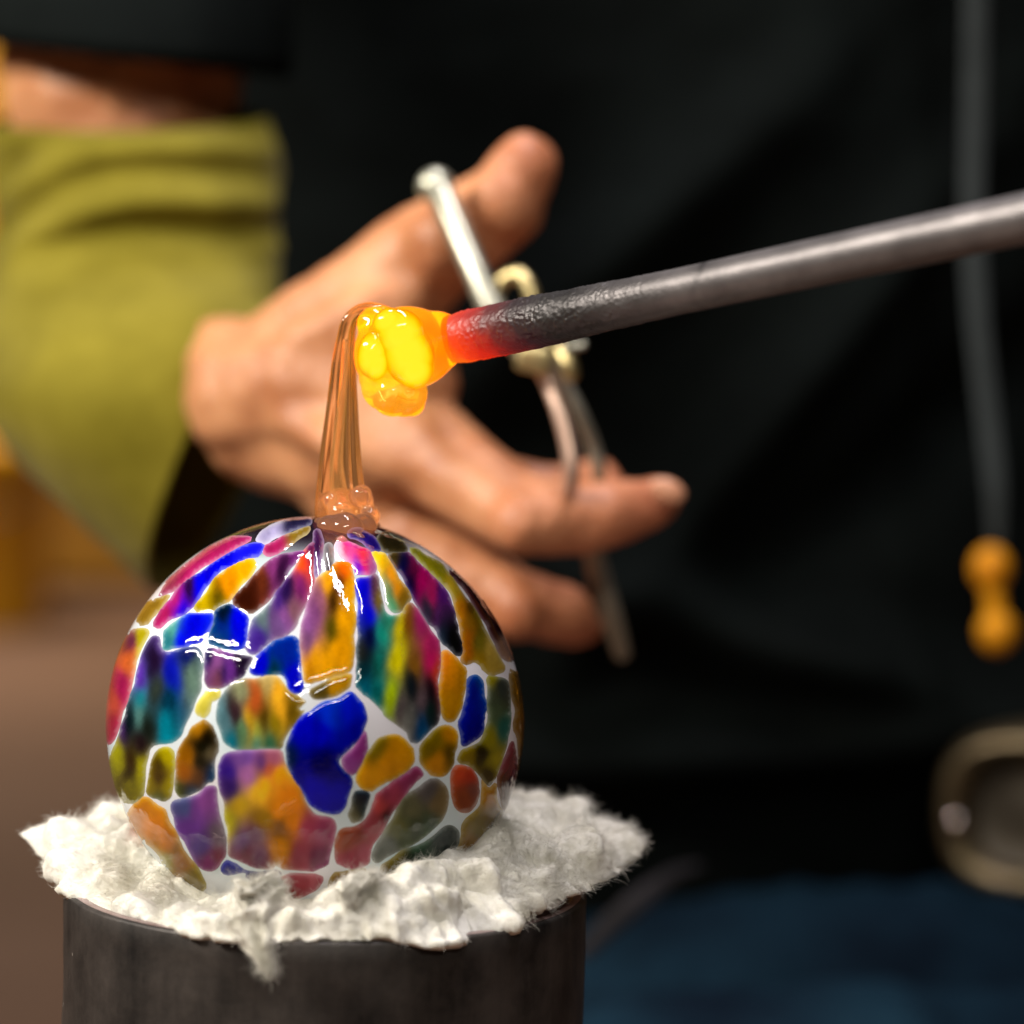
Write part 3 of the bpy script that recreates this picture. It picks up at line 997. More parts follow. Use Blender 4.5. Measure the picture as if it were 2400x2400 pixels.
def thin_glass(name, color_from_attr, base=(0.8, 0.9, 0.94), w_transl=0.3, w_clear=0.25, bump=0.12, clear_attr=False):
    k = N(name)
    if color_from_attr:
        a = k.n('Attribute'); a.attribute_name = 'tint'
        col = a.outputs['Color']
    else:
        tc0 = k.n('TexCoord')
        nz0 = k.n('TexNoise'); set_in(nz0, Scale=28, Detail=2)
        k.l(tc0.outputs['Object'], nz0.inputs['Vector'])
        r0 = k.n('ValToRGB')
        r0.color_ramp.elements[0].position, r0.color_ramp.elements[1].position = 0.38, 0.62
        r0.color_ramp.elements[0].color, r0.color_ramp.elements[1].color = (0.80, 0.95, 1.0, 1), (0.96, 0.94, 1.0, 1)
        k.l(nz0.outputs[0], r0.inputs[0])
        col = r0.outputs[0]
    df = k.n('BsdfDiffuse'); tl = k.n('BsdfTranslucent'); tr = k.n('BsdfTransparent')
    for s in (df, tl, tr):
        k.l(col, s.inputs[0])
    m1 = k.n('MixShader'); m1.inputs[0].default_value = w_transl
    k.l(df.outputs[0], m1.inputs[1]); k.l(tl.outputs[0], m1.inputs[2])
    m2 = k.n('MixShader'); m2.inputs[0].default_value = w_clear
    if color_from_attr:
        k.l(a.outputs['Alpha'], m2.inputs[0])
        gm = k.n('Gamma'); gm.inputs[1].default_value = 0.6
        k.l(col, gm.inputs[0]); k.l(gm.outputs[0], tr.inputs[0])
    if clear_attr:
        ca = k.n('Attribute'); ca.attribute_name = 'clear'
        k.l(ca.outputs['Fac'], m2.inputs[0])
    k.l(m1.outputs[0], m2.inputs[1]); k.l(tr.outputs[0], m2.inputs[2])
    gl = k.n('BsdfGlossy'); gl.inputs['Roughness'].default_value = 0.045
    fr = k.n('Fresnel'); fr.inputs[0].default_value = 1.5
    tc = k.n('TexCoord')
    nz = k.n('TexNoise'); set_in(nz, Scale=95, Detail=3, Roughness=0.6)
    k.l(tc.outputs['Object'], nz.inputs['Vector'])
    bp = k.n('Bump'); set_in(bp, Strength=bump, Distance=0.004)
    k.l(nz.outputs[0], bp.inputs['Height'])
    k.l(bp.outputs[0], gl.inputs['Normal'])
    m3 = k.n('MixShader')
    k.l(fr.outputs[0], m3.inputs[0]); k.l(m2.outputs[0], m3.inputs[1]); k.l(gl.outputs[0], m3.inputs[2])
    if clear_attr:
        cp = k.n('Attribute'); cp.attribute_name = 'captint'
        mc = k.n('Mix'); mc.data_type = 'RGBA'
        k.l(cp.outputs['Fac'], mc.inputs[0]); k.l(col, mc.inputs[6]); mc.inputs[7].default_value = (0.13, 0.07, 0.15, 1)
        for s in (df, tl, tr):
            k.l(mc.outputs[2], s.inputs[0])
    k.surf(m3.outputs[0])
    return k.m


milk = thin_glass('milky_glass', False, w_transl=0.25, clear_attr=True, bump=0.08)
chipm = thin_glass('coloured_glass', True, w_transl=0.22, w_clear=0.12, bump=0.10)
bm = bmesh.new()
bmesh.ops.create_uvsphere(bm, u_segments=160, v_segments=110, radius=RG)
me = bpy.data.meshes.new('globe')
bm.to_mesh(me); bm.free()
ca = me.attributes.new('clear', 'FLOAT', 'POINT')
for i, v in enumerate(me.vertices):
    h = v.co.z / RG
    ca.data[i].value = max(0.03, min(0.90, 0.04 + 0.25 * max(0, (h - 0.40)) / 0.4 + 0.75 * max(0, min(1, (h - 0.84) / 0.12)) + 0.10 * noise.noise(v.co * 60)))
cb = me.attributes.new('captint', 'FLOAT', 'POINT')
for i, v in enumerate(me.vertices):
    cb.data[i].value = max(0, min(1, (v.co.z / RG - 0.84 + 0.04 * noise.noise(v.co * 90)) / 0.08))
globe = obj('globe', me, milk, orn)

QO = {1: (240, 1180), 2: (740, 1180), 3: (240, 1640), 4: (740, 1640)}
QS = 500 / 1932


def q2px(q, x, y):
    return (QO[q][0] + x * QS, QO[q][1] + y * QS)


def to_sphere(px, py, rad):
    cxp, cyp, rp = 740.4, 1696.6, 489.0
    dx, dy = px - cxp, py - cyp
    l = math.hypot(dx, dy) / rp
    over = max(0.0, l - 0.97)
    if over > 0:
        px, py = cxp + dx / l * 0.97, cyp + dy / l * 0.97
    dr = ray(px, py).normalized()
    b = CAM.dot(dr)
    disc = b * b - (CAM.length_squared - RG * RG)
    p = (CAM + dr * (-b - math.sqrt(max(disc, 0)))).normalized()
    if over > 0:                       # go on round the limb
        v = CAM.normalized()
        lat = (p - v * p.dot(v)).normalized()
        th = math.atan2(p.dot(lat), p.dot(v)) + min(over, 0.06) * 6.5
        p = v * math.cos(th) + lat * math.sin(th)
    return p * rad


def inside(p, poly):
    c = False
    n = len(poly)
    j = n - 1
    for i in range(n):
        xi, yi = poly[i]; xj, yj = poly[j]
        if (yi > p[1]) != (yj > p[1]) and p[0] < (xj - xi) * (p[1] - yi) / (yj - yi) + xi:
            c = not c
        j = i
    return c


def dseg(p, a, b):
    vx, vy = b[0] - a[0], b[1] - a[1]
    l2 = vx * vx + vy * vy
    t = 0 if l2 == 0 else max(0, min(1, ((p[0] - a[0]) * vx + (p[1] - a[1]) * vy) / l2))
    return math.hypot(p[0] - a[0] - vx * t, p[1] - a[1] - vy * t)


def chip(poly, cols, mapf, step, seed, bevel, parent, grow=0.0, ani=(1, 1)):
    """poly: outline in a 2-D chart, cols: (x, y, rgb 0..255) in the same chart, mapf: chart -> sphere point"""
    out = catmull([Vector((a, b, 0)) for a, b in poly], 5, True)
    pl = [(v.x, v.y) for v in out]
    if callable(grow):
        gw = [grow(q) for q in pl]
    else:
        gw = [grow] * len(pl)
    ar = sum(pl[i - 1][0] * pl[i][1] - pl[i][0] * pl[i - 1][1] for i in range(len(pl)))
    sg_ = (1 if ar > 0 else -1)
    gp = []
    for i in range(len(pl)):
        tx, ty = pl[(i + 1) % len(pl)][0] - pl[i - 1][0], pl[(i + 1) % len(pl)][1] - pl[i - 1][1]
        l_ = math.hypot(tx, ty) or 1
        gp.append((pl[i][0] + ty / l_ * sg_ * gw[i], pl[i][1] - tx / l_ * sg_ * gw[i]))
    pl = gp
    pts = [Vector(q) for q in pl]
    xs, ys = [q[0] for q in pl], [q[1] for q in pl]
    y = min(ys)
    row = 0
    while y < max(ys):
        x = min(xs) + (row % 2) * step / 2
        while x < max(xs):
            if inside((x, y), pl) and min(dseg((x, y), pl[i - 1], pl[i]) for i in range(len(pl))) > step * 0.45:
                pts.append(Vector((x, y)))
            x += step
        y += step * 0.87
        row += 1
    r = delaunay_2d_cdt(pts, [], [list(range(len(pl)))], 1, 1e-6)
    vs, fs = r[0], r[2]
    me = bpy.data.meshes.new('glass_chip')
    co3, tint = [], []
    for v in vs:
        d = min(dseg(v, pl[i - 1], pl[i]) for i in range(len(pl)))
        t = min(1, d / bevel)
        hgt = 0.00002 + 0.00020 * (1 - (1 - t) ** 2.2)
        co3.append(mapf(v.x, v.y, RG + hgt))
        w = Vector((v.x / (step * 6), v.y / (step * 6), seed))
        wx, wy = v.x + step * 1.0 * noise.noise(w), v.y + step * 1.0 * noise.noise(w + Vector((9, 4, 2)))
        sw, cc = 0, [0, 0, 0]
        for (a, b, c) in cols:
            d2 = ((a - wx) * ani[0]) ** 2 + ((b - wy) * ani[1]) ** 2
            ww = 1 / (d2 + (step * 1.8) ** 2) ** 2.0
            lc = lin(c)
            sw += ww
            for z in range(3):
                cc[z] += ww * lc[z]
        g = 1 + 0.22 * noise.noise(Vector((v.x / (step * 3), v.y / (step * 9), seed + 5)))
        th_ = min(1, d / (bevel * 2.2))
        th_ = 0.70 + 0.58 * th_ * (2 - th_)
        ed = 0.16 * max(0, 1 - d / (bevel * 0.6)) ** 1.6
        g *= 1 + (0.20 if ani[0] > 1.3 else 0.07) * noise.noise(Vector((v.x / (step * 0.9) * (1.0 if ani[0] > 1.3 else 0.6), v.y / (step * (3.2 if ani[0] > 1.3 else 1.5)), seed + 8)))
        q3 = [min(1, q / sw * g * 1.14) ** th_ for q in cc]
        mxq = max(q3)
        tint.append([q * (1 - ed) + e * ed for q, e in zip(q3, (0.80, 0.90, 0.95))] + [0.10 + 0.55 * max(0, 1 - mxq / 0.16) * (1 - ed)])
    me.from_pydata([tuple(c) for c in co3], [], [list(f) for f in fs])
    at = me.color_attributes.new('tint', 'FLOAT_COLOR', 'POINT')
    for i, t in enumerate(tint):
        at.data[i].color = t
    me.update()
    for f in me.polygons:
        if f.normal.dot(f.center) < 0:
            f.flip()
    return obj('glass_chip', me, chipm, parent)


BLUE = (0, 0, 205); DB = (0, 45, 140); NAVY = (8, 15, 85); YEL = (222, 165, 8); OLI = (155, 145, 12); DOL = (75, 66, 6); ORG = (226, 98, 22)
MAG = (168, 38, 100); PNK = (172, 82, 118); PUR = (112, 58, 142); VIO = (82, 48, 152); TEA = (18, 138, 148); DTE = (4, 72, 95); BRN = (88, 44, 18)
DRK = (22, 22, 18); LIL = (152, 98, 158); GRY = (118, 122, 108); AMB = (216, 148, 5); MAR = (72, 16, 26)
# (outline quadrant, outline points, colour samples); a point may carry its own quadrant as a third item
CH = [
    (1, [(1340, 318), (1150, 355), (900, 490), (680, 670), (510, 830), (600, 815), (760, 690), (980, 535), (1200, 410)], [(1, 1200, 370, MAG), (1, 800, 600, MAG), (1, 600, 780, (150, 60, 90))]),
    (1, [(580, 825), (470, 890), (350, 1060), (395, 1065), (510, 950), (610, 850)], [(1, 480, 930, (150, 120, 40))]),
    (1, [(1430, 365), (1250, 395), (980, 560), (750, 720), (610, 870), (480, 1080), (560, 1080), (650, 1030), (770, 925), (890, 820), (1010, 655), (1200, 530), (1420, 430)],
     [(1, 1300, 400, (30, 30, 215)), (1, 1050, 530, BLUE), (1, 800, 720, (62, 20, 80)), (1, 680, 860, MAG), (1, 550, 1010, MAG), (1, 720, 960, BLUE), (1, 900, 740, BLUE)]),
    (1, [(1860, 220), (1680, 280), (1490, 395), (1510, 440), (1680, 365), (1830, 265)], [(1, 1560, 390, MAG), (1, 1760, 250, (130, 105, 30))]),
    (1, [(1350, 535), (1180, 575), (1050, 660), (945, 810), (865, 950), (960, 965), (1070, 905), (1190, 790), (1300, 655)],
     [(1, 1250, 590, YEL), (1, 1120, 720, AMB), (1, 950, 920, (172, 150, 0)), (1, 1080, 850, (95, 85, 10))]),
    (1, [(1870, 430), (1680, 480), (1520, 560), (1390, 690), (1215, 870), (1330, 980), (1470, 895), (1550, 780), (1670, 630), (1780, 520)],
     [(1, 1560, 570, (130, 62, 118)), (1, 1450, 700, (110, 55, 30)), (1, 1340, 880, (80, 35, 15)), (1, 1620, 590, (70, 28, 75)), (1, 1750, 490, (120, 50, 120))]),
    (1, [(1925, 340), (1780, 500), (1700, 680), (1610, 810), (1550, 920), (1390, 1040), (1350, 1150), (1335, 1340), (1420, 1335), (1530, 1235), (1670, 1180), (1770, 1030), (1840, 850), (1915, 620)],
     [(1, 1800, 570, ORG), (1, 1830, 480, (215, 70, 40)), (1, 1680, 800, (45, 22, 90)), (1, 1620, 900, (70, 40, 125)), (1, 1650, 1010, LIL), (1, 1450, 1020, (110, 130, 130)), (1, 1420, 1220, VIO), (1, 1750, 950, (140, 100, 112)), (1, 1790, 740, (120, 40, 112)), (1, 1870, 400, (80, 28, 90)), (1, 1600, 1100, (120, 90, 140))]),
    (1, [(670, 1065), (985, 1015), (945, 1180), (875, 1270), (700, 1295), (565, 1325), (550, 1275), (600, 1140)],
     [(1, 630, 1110, (90, 160, 150)), (1, 820, 1120, BLUE), (1, 720, 1260, BLUE), (1, 590, 1260, (50, 130, 140))]),
    (1, [(1065, 965), (1160, 955), (1295, 1025), (1285, 1180), (1240, 1285), (1010, 1285), (960, 1255), (1010, 1110), (1025, 1030)],
     [(1, 1100, 1000, (2, 34, 50)), (1, 1090, 1140, DB), (1, 1230, 1090, BLUE), (1, 1080, 1260, (0, 80, 120))]),
    (1, [(505, 1225), (570, 1345), (700, 1320), (870, 1300), (875, 1500), (865, 1690), (800, 1830), (720, 190, 3), (650, 330, 3), (430, 430, 3), (395, 560, 3), (360, 790, 3), (290, 905, 3), (215, 850, 3), (140, 640, 3), (112, 430, 3), (150, 330, 3), (215, 100, 3), (290, 1680), (350, 1440), (430, 1280)],
     [(1, 340, 1600, (104, 58, 175)), (1, 470, 1420, (55, 30, 70)), (1, 520, 1280, (80, 60, 120)), (1, 620, 1540, (18, 30, 175)), (1, 780, 1360, (10, 25, 110)), (1, 820, 1560, (110, 135, 122)), (1, 350, 1780, (25, 140, 150)), (1, 600, 1780, DTE), (1, 500, 1680, (70, 80, 70)), (3, 350, 130, (100, 140, 135)), (3, 580, 250, (0, 140, 160)), (3, 250, 200, (20, 45, 50)), (3, 190, 290, (78, 45, 110)), (3, 400, 230, (45, 48, 35)), (3, 350, 400, (62, 38, 50)), (3, 150, 480, (172, 170, 10)), (3, 260, 560, (80, 55, 0)), (3, 350, 610, (160, 155, 10)), (3, 250, 800, (130, 125, 5)), (3, 240, 670, (70, 60, 0))]),
    (1, [(385, 1150), (290, 1180), (195, 1360), (105, 1560), (65, 1880), (60, 370, 3), (108, 360, 3), (185, 100, 3), (235, 1740), (285, 1500), (310, 1380), (390, 1210)],
     [(1, 180, 1650, MAG), (1, 340, 1260, (175, 165, 20)), (1, 240, 1260, (110, 40, 90)), (1, 105, 1850, (200, 100, 80)), (1, 240, 1410, (215, 120, 60)), (3, 110, 200, (165, 40, 80))]),
    (1, [(955, 1305), (1100, 1360), (1250, 1390), (1350, 1405), (1260, 1525), (1120, 1610), (985, 1635), (965, 1500)],
     [(1, 1040, 1420, LIL), (1, 1150, 1480, PUR), (1, 1250, 1430, (45, 30, 60)), (1, 1050, 1600, (130, 80, 100)), (1, 965, 1340, NAVY), (1, 1100, 1530, (70, 40, 110))]),
    (1, [(1705, 1220), (1560, 1270), (1430, 1375), (1360, 1500), (1420, 1560), (1560, 1540), (1640, 1560), (1705, 1670), (1785, 1660), (1780, 1450), (1755, 1310)],
     [(1, 1600, 1300, (0, 52, 155)), (1, 1440, 1450, BLUE), (1, 1730, 1560, BLUE), (1, 1550, 1530, DTE), (1, 1720, 1350, (0, 50, 160))]),
    (2, [(70, 640), (160, 545), (310, 560), (330, 900), (342, 1200), (325, 1465), (150, 1530), (0, 1585), (-95, 1595), (-105, 1400), (-105, 1250), (-75, 1000), (-15, 820)],
     [(2, 240, 590, (242, 122, 14)), (2, 220, 735, (75, 48, 8)), (2, 115, 730, YEL), (2, 300, 850, YEL), (2, 170, 880, (80, 52, 10)), (2, 150, 1150, (95, 88, 10)), (2, 200, 1300, (224, 164, 0)), (2, 0, 1420, YEL), (2, 250, 1050, YEL), (2, -70, 1250, (125, 85, 125)), (2, 0, 1000, (135, 82, 132)), (2, -60, 1120, LIL), (2, 50, 900, (160, 105, 130)), (2, 100, 1450, YEL), (2, -50, 1500, (210, 150, 10))]),
    (2, [(180, 390), (300, 345), (450, 420), (505, 520), (535, 640), (430, 650), (360, 630), (345, 540), (250, 525), (180, 500)],
     [(2, 430, 470, (205, 18, 70)), (2, 280, 390, (222, 30, 140)), (2, 440, 570, (226, 52, 130)), (2, 380, 610, (110, 30, 195)), (2, 230, 470, (245, 205, 220)), (2, 500, 620, (150, 90, 140))]),
    (2, [(375, 700), (400, 900), (410, 1080), (382, 1200), (372, 1480), (378, 1650), (510, 1730), (640, 1860), (660, 120, 4), (850, 260, 4), (900, 350, 4), (1070, 200, 4), (1105, 150, 4), (1120, 1870), (1100, 1650), (1122, 1350), (850, 930), (815, 1005), (700, 1045), (625, 970), (585, 800), (545, 640), (470, 660)],
     [(2, 440, 800, BLUE), (2, 480, 1000, BLUE), (2, 490, 1200, NAVY), (2, 430, 1350, (60, 62, 55)), (2, 440, 1500, (10, 70, 80)), (2, 450, 1640, (0, 112, 132)), (2, 590, 1180, (25, 145, 128)), (2, 560, 1700, (0, 128, 128)), (2, 570, 1450, (20, 110, 100)), (2, 760, 1150, (195, 182, 10)), (2, 740, 1400, (214, 204, 0)), (2, 670, 1750, (172, 192, 10)), (2, 820, 1100, (120, 72, 20)), (2, 930, 1060, (158, 42, 104)), (2, 1050, 1260, (170, 44, 104)), (2, 1040, 1440, (184, 30, 104)), (2, 1090, 1540, (200, 70, 40)), (2, 900, 1480, (142, 102, 32)), (2, 850, 1650, (18, 45, 60)), (2, 1030, 1680, (22, 25, 38)), (2, 950, 1760, (112, 96, 102)), (2, 1030, 1860, (20, 60, 55)), (4, 950, 260, (8, 82, 125)), (4, 760, 60, (112, 102, 104)), (4, 850, 180, (122, 122, 116)), (2, 570, 850, (120, 100, 20)), (2, 660, 1040, (40, 130, 110)), (2, 530, 740, (110, 70, 90))]),
    (2, [(525, 450), (600, 475), (660, 530), (735, 655), (812, 790), (822, 870), (775, 940), (700, 975), (650, 925), (618, 780), (598, 650), (580, 545)],
     [(2, 600, 520, (232, 192, 22)), (2, 690, 640, AMB), (2, 740, 780, AMB), (2, 645, 760, (110, 130, 90)), (2, 690, 920, (78, 162, 122)), (2, 780, 890, (120, 95, 20)), (2, 660, 840, (100, 140, 100))]),
    (2, [(680, 470), (760, 455), (860, 490), (960, 565), (1100, 690), (1210, 830), (1270, 1050), (1320, 1320), (1285, 1350), (1185, 1255), (1055, 1070), (910, 860), (810, 690), (730, 560)],
     [(2, 780, 560, NAVY), (2, 860, 740, (5, 8, 70)), (2, 960, 700, (152, 0, 92)), (2, 1050, 830, (155, 30, 92)), (2, 1150, 800, (84, 30, 112)), (2, 1130, 1050, (92, 46, 102)), (2, 1010, 960, (58, 60, 80)), (2, 1240, 1240, DRK), (2, 1150, 1170, (40, 62, 78)), (2, 890, 550, (112, 20, 72)), (2, 720, 490, (80, 66, 20))]),
    (2, [(850, 400), (1000, 490), (1200, 650), (1330, 805), (1480, 1040), (1590, 1280), (1690, 1480), (1660, 1540), (1580, 1560), (1520, 1440), (1430, 1395), (1345, 1420), (1335, 1310), (1245, 900), (1180, 770), (1000, 595)],
     [(2, 900, 440, (122, 122, 20)), (2, 1100, 610, (132, 128, 20)), (2, 1250, 760, (172, 152, 40)), (2, 1280, 960, (186, 124, 10)), (2, 1380, 1250, (168, 102, 5)), (2, 1500, 1450, (152, 122, 10)), (2, 1450, 970, (112, 102, 20)), (2, 1580, 1330, (192, 166, 80)), (2, 1390, 900, (80, 52, 10)), (2, 1400, 1080, (150, 112, 20)), (2, 1500, 1250, (120, 110, 30))]),
    (2, [(1220, 625), (1400, 775), (1600, 1020), (1745, 1290), (1770, 1400), (1690, 1380), (1620, 1230), (1500, 1020), (1350, 800)],
     [(2, 1300, 700, MAR), (2, 1500, 930, (76, 18, 30)), (2, 1620, 1120, (70, 25, 35)), (2, 1710, 1320, (150, 120, 105))]),
    (2, [(1145, 1350), (1225, 1380), (1320, 1500), (1342, 1650), (1325, 1780), (1300, 90, 4), (1215, 160, 4), (1140, 110, 4), (1118, 1700), (1128, 1500)],
     [(2, 1230, 1560, AMB), (2, 1155, 1420, (238, 142, 30)), (2, 1230, 1800, (192, 142, 0)), (2, 1300, 1650, (180, 130, 5))]),
    (2, [(1385, 1600), (1475, 1590), (1525, 1650), (1535, 1900), (1525, 200, 4), (1480, 330, 4), (1375, 400, 4), (1328, 385, 4), (1330, 200, 4), (1375, 1750)],
     [(2, 1430, 1700, (0, 20, 150)), (2, 1460, 1620, (0, 70, 150)), (4, 1420, 250, (0, 15, 140)), (4, 1360, 100, (0, 20, 160))]),
    (2, [(1555, 1600), (1610, 1560), (1690, 1600), (1735, 1750), (1758, 1900), (1748, 130, 4), (1710, 330, 4), (1650, 530, 4), (1625, 640, 4), (1570, 780, 4), (1480, 690, 4), (1400, 600, 4), (1300, 575, 4), (1302, 490, 4), (1400, 440, 4), (1505, 355, 4), (1555, 200, 4)],
     [(2, 1600, 1600, OLI), (2, 1690, 1660, (68, 82, 82)), (2, 1570, 1750, (92, 102, 80)), (4, 1600, 100, (96, 110, 80)), (4, 1700, 260, (48, 112, 102)), (4, 1580, 370, (152, 142, 20)), (4, 1380, 510, (142, 122, 10)), (4, 1520, 480, (52, 42, 0)), (4, 1620, 560, (164, 152, 20)), (4, 1570, 700, (90, 76, 5))]),
    (4, [(1275, 600), (1390, 612), (1470, 710), (1475, 850), (1425, 950), (1340, 980), (1285, 925), (1265, 780)],
     [(4, 1320, 650, (214, 92, 46)), (4, 1400, 670, (184, 62, 30)), (4, 1350, 880, (152, 76, 20)), (4, 1430, 820, (132, 82, 70))]),
    (4, [(1500, 720), (1570, 800), (1630, 770), (1640, 900), (1670, 1050), (1640, 1200), (1520, 1370), (1400, 1430), (1285, 1390), (1335, 1225), (1370, 1130), (1500, 950)],
     [(4, 1560, 850, (194, 142, 20)), (4, 1480, 1150, (152, 132, 15)), (4, 1400, 1330, (168, 126, 10)), (4, 1600, 1100, (142, 116, 25))]),
    (4, [(1780, 380), (1815, 500), (1805, 700), (1740, 940), (1700, 980), (1660, 850), (1655, 770), (1725, 590)],
     [(4, 1760, 600, (135, 50, 62)), (4, 1720, 900, (92, 50, 10)), (4, 1690, 790, (112, 62, 10))]),
    (2, [(1790, 1520), (1850, 1700), (1872, 1900), (1880, 300, 4), (1855, 600, 4), (1815, 850, 4), (1825, 500, 4), (1815, 150, 4), (1805, 1750)], [(4, 1850, 200, (150, 108, 24)), (4, 1840, 600, (130, 90, 20)), (2, 1830, 1650, (120, 90, 30))]),
    (4, [(1150, 270), (1262, 298), (1270, 420), (1232, 560), (1150, 648), (1055, 650), (980, 575), (970, 450), (1025, 350)],
     [(4, 1100, 360, (142, 122, 0)), (4, 1220, 320, (204, 146, 5)), (4, 1090, 560, (214, 152, 10)), (4, 1200, 500, (112, 90, 0)), (4, 1030, 450, (130, 112, 0))]),
    (4, [(750, 358), (845, 438), (862, 530), (812, 635), (700, 712), (560, 792), (440, 800), (398, 735), (410, 640), (495, 480), (600, 382)],
     [(4, 660, 560, (218, 157, 5)), (4, 500, 700, (226, 166, 0)), (4, 545, 440, (142, 122, 20)), (4, 780, 470, (205, 150, 5))]),
    (4, [(870, 648), (940, 655), (950, 700), (845, 812), (705, 940), (640, 1065), (560, 1190), (480, 1300), (462, 1400), (425, 1490), (300, 1510), (198, 1445), (190, 1350), (228, 1235), (345, 1150), (455, 1085), (525, 910), (610, 800)],
     [(4, 850, 710, (154, 62, 108)), (4, 650, 850, (168, 72, 102)), (4, 590, 960, (208, 90, 92)), (4, 520, 1150, (172, 82, 96)), (4, 370, 1240, (152, 66, 40)), (4, 270, 1280, (162, 76, 10)), (4, 300, 1420, (168, 76, 96)), (4, 640, 1030, (72, 22, 42)), (4, 420, 1380, (165, 80, 100))]),
    (4, [(340, 885), (430, 840), (482, 885), (455, 1000), (408, 1090), (338, 1110), (328, 1000)], [(4, 440, 900, (18, 45, 66)), (4, 350, 1060, (126, 122, 90)), (4, 420, 1000, (40, 66, 70))]),
    (4, [(985, 755), (1095, 762), (1160, 850), (1142, 1000), (1072, 1115), (945, 1230), (780, 1320), (630, 1425), (550, 1430), (570, 1330), (650, 1205), (728, 1055), (808, 905), (885, 830)],
     [(4, 1000, 830, (112, 107, 107)), (4, 900, 1000, (122, 122, 90)), (4, 750, 1150, (126, 126, 80)), (4, 1000, 1120, (74, 96, 70)), (4, 650, 1330, (122, 126, 122)), (4, 830, 1250, (102, 112, 80)), (4, 1120, 920, (132, 116, 80)), (4, 900, 1130, (90, 105, 75))]),
    (4, [(1230, 1180), (1280, 1230), (1265, 1340), (1100, 1390), (1030, 1480), (820, 1600), (640, 1640), (610, 1560), (630, 1480), (800, 1400), (1000, 1310), (1135, 1200)],
     [(4, 1180, 1280, (72, 86, 80)), (4, 950, 1400, (70, 102, 76)), (4, 720, 1480, (142, 126, 40)), (4, 850, 1550, (50, 66, 66)), (4, 640, 1580, (132, 106, 40))]),
    (4, [(140, 1620), (280, 1565), (430, 1550), (380, 1625), (250, 1680), (140, 1705)], [(4, 280, 1620, (150, 112, 10))]),
    (4, [(305, -60), (200, 10), (65, 70), (-25, 140), (-125, 205), (-222, 400), (-252, 520), (-192, 715), (-112, 825), (-52, 950), (100, 1000), (225, 980), (282, 915), (292, 750), (245, 655), (215, 545), (325, 425), (422, 325), (422, 150), (365, 0)],
     [(4, 150, 120, (0, 62, 205)), (4, 300, 100, (0, 30, 205)), (4, 50, 300, (0, 0, 195)), (4, -100, 300, (0, 0, 200)), (4, 80, 560, (0, 0, 115)), (4, 200, 650, (0, 10, 135)), (4, -230, 560, (20, 46, 92)), (4, 0, 800, (0, 0, 195)), (4, 200, 850, (0, 16, 185)), (4, -140, 620, (0, 5, 150)), (4, 350, 300, (0, 10, 170))]),
    (4, [(440, 285), (432, 480), (340, 632), (268, 615), (232, 535), (335, 435)], [(4, 390, 430, (154, 66, 142)), (4, 300, 590, (154, 82, 152))]),
    (1, [(1190, 1650), (1300, 1610), (1500, 1560), (1625, 1605), (1690, 1720), (1815, 1830), (1800, 60, 3), (1712, 200, 3), (1612, 355, 3), (1570, 440, 3), (1210, 445, 3), (1112, 300, 3), (1072, 150, 3), (1100, 0, 3), (1130, 1730)],
     [(1, 1250, 1700, (155, 160, 125)), (1, 1600, 1730, (238, 184, 50)), (1, 1400, 1800, (195, 104, 50)), (1, 1200, 1880, (84, 52, 62)), (3, 1600, 80, (238, 184, 50)), (3, 1380, 60, (195, 102, 50)), (3, 1230, 130, (75, 40, 62)), (3, 1350, 200, (195, 162, 40)), (3, 1560, 220, (162, 142, 20)), (3, 1450, 180, (102, 82, 10)), (3, 1250, 280, (112, 152, 112)), (3, 1400, 310, (172, 172, 60)), (3, 1400, 390, (78, 142, 132)), (3, 1530, 400, (60, 122, 96)), (3, 1120, 160, (102, 142, 152)), (3, 1170, 390, (0, 122, 142)), (3, 1700, 120, (130, 105, 20)), (1, 1500, 1630, (190, 170, 110))]),
    (3, [(1095, 565), (1205, 465), (1565, 455), (1635, 575), (1770, 785), (1840, 945), (1900, 1060), (80, 1090, 4), (142, 1135, 4), (142, 1300, 4), (82, 1470, 4), (0, 1550, 4), (1830, 1550), (1690, 1510), (1560, 1450), (1520, 1520), (1400, 1530), (1300, 1490), (1190, 1430), (1160, 1350), (1150, 1200), (1110, 930), (1080, 800)],
     [(3, 1300, 530, (138, 96, 174)), (3, 1450, 560, (122, 80, 154)), (3, 1150, 650, (66, 30, 150)), (3, 1150, 800, (60, 20, 124)), (3, 1320, 690, (174, 116, 174)), (3, 1560, 530, (184, 112, 142)), (3, 1510, 615, (204, 112, 70)), (3, 1610, 670, (255, 182, 0)), (3, 1400, 830, (255, 208, 50)), (3, 1250, 950, (200, 168, 30)), (3, 1150, 1100, (188, 178, 30)), (3, 1700, 900, (238, 152, 0)), (3, 1590, 990, (228, 152, 0)), (3, 1450, 1080, (172, 136, 0)), (3, 1600, 1140, (142, 96, 0)), (3, 1730, 1110, (234, 152, 0)), (3, 1600, 1350, (224, 157, 10)), (3, 1270, 1260, (122, 86, 132)), (3, 1380, 1230, (126, 86, 112)), (3, 1300, 1420, (122, 40, 70)), (3, 1450, 1400, (126, 76, 112)), (3, 1860, 1160, (184, 82, 112)), (3, 1800, 1400, (164, 70, 92)), (4, 50, 1200, (164, 76, 116)), (4, 50, 1430, (122, 26, 86)), (3, 1480, 760, (250, 190, 20))]),
    (3, [(1120, 1480), (1200, 1475), (1320, 1545), (1590, 1565), (1580, 1600), (1450, 1620), (1330, 1600), (1290, 1560), (1120, 1540)], [(3, 1180, 1510, (10, 15, 135)), (3, 1450, 1590, (26, 20, 84))]),
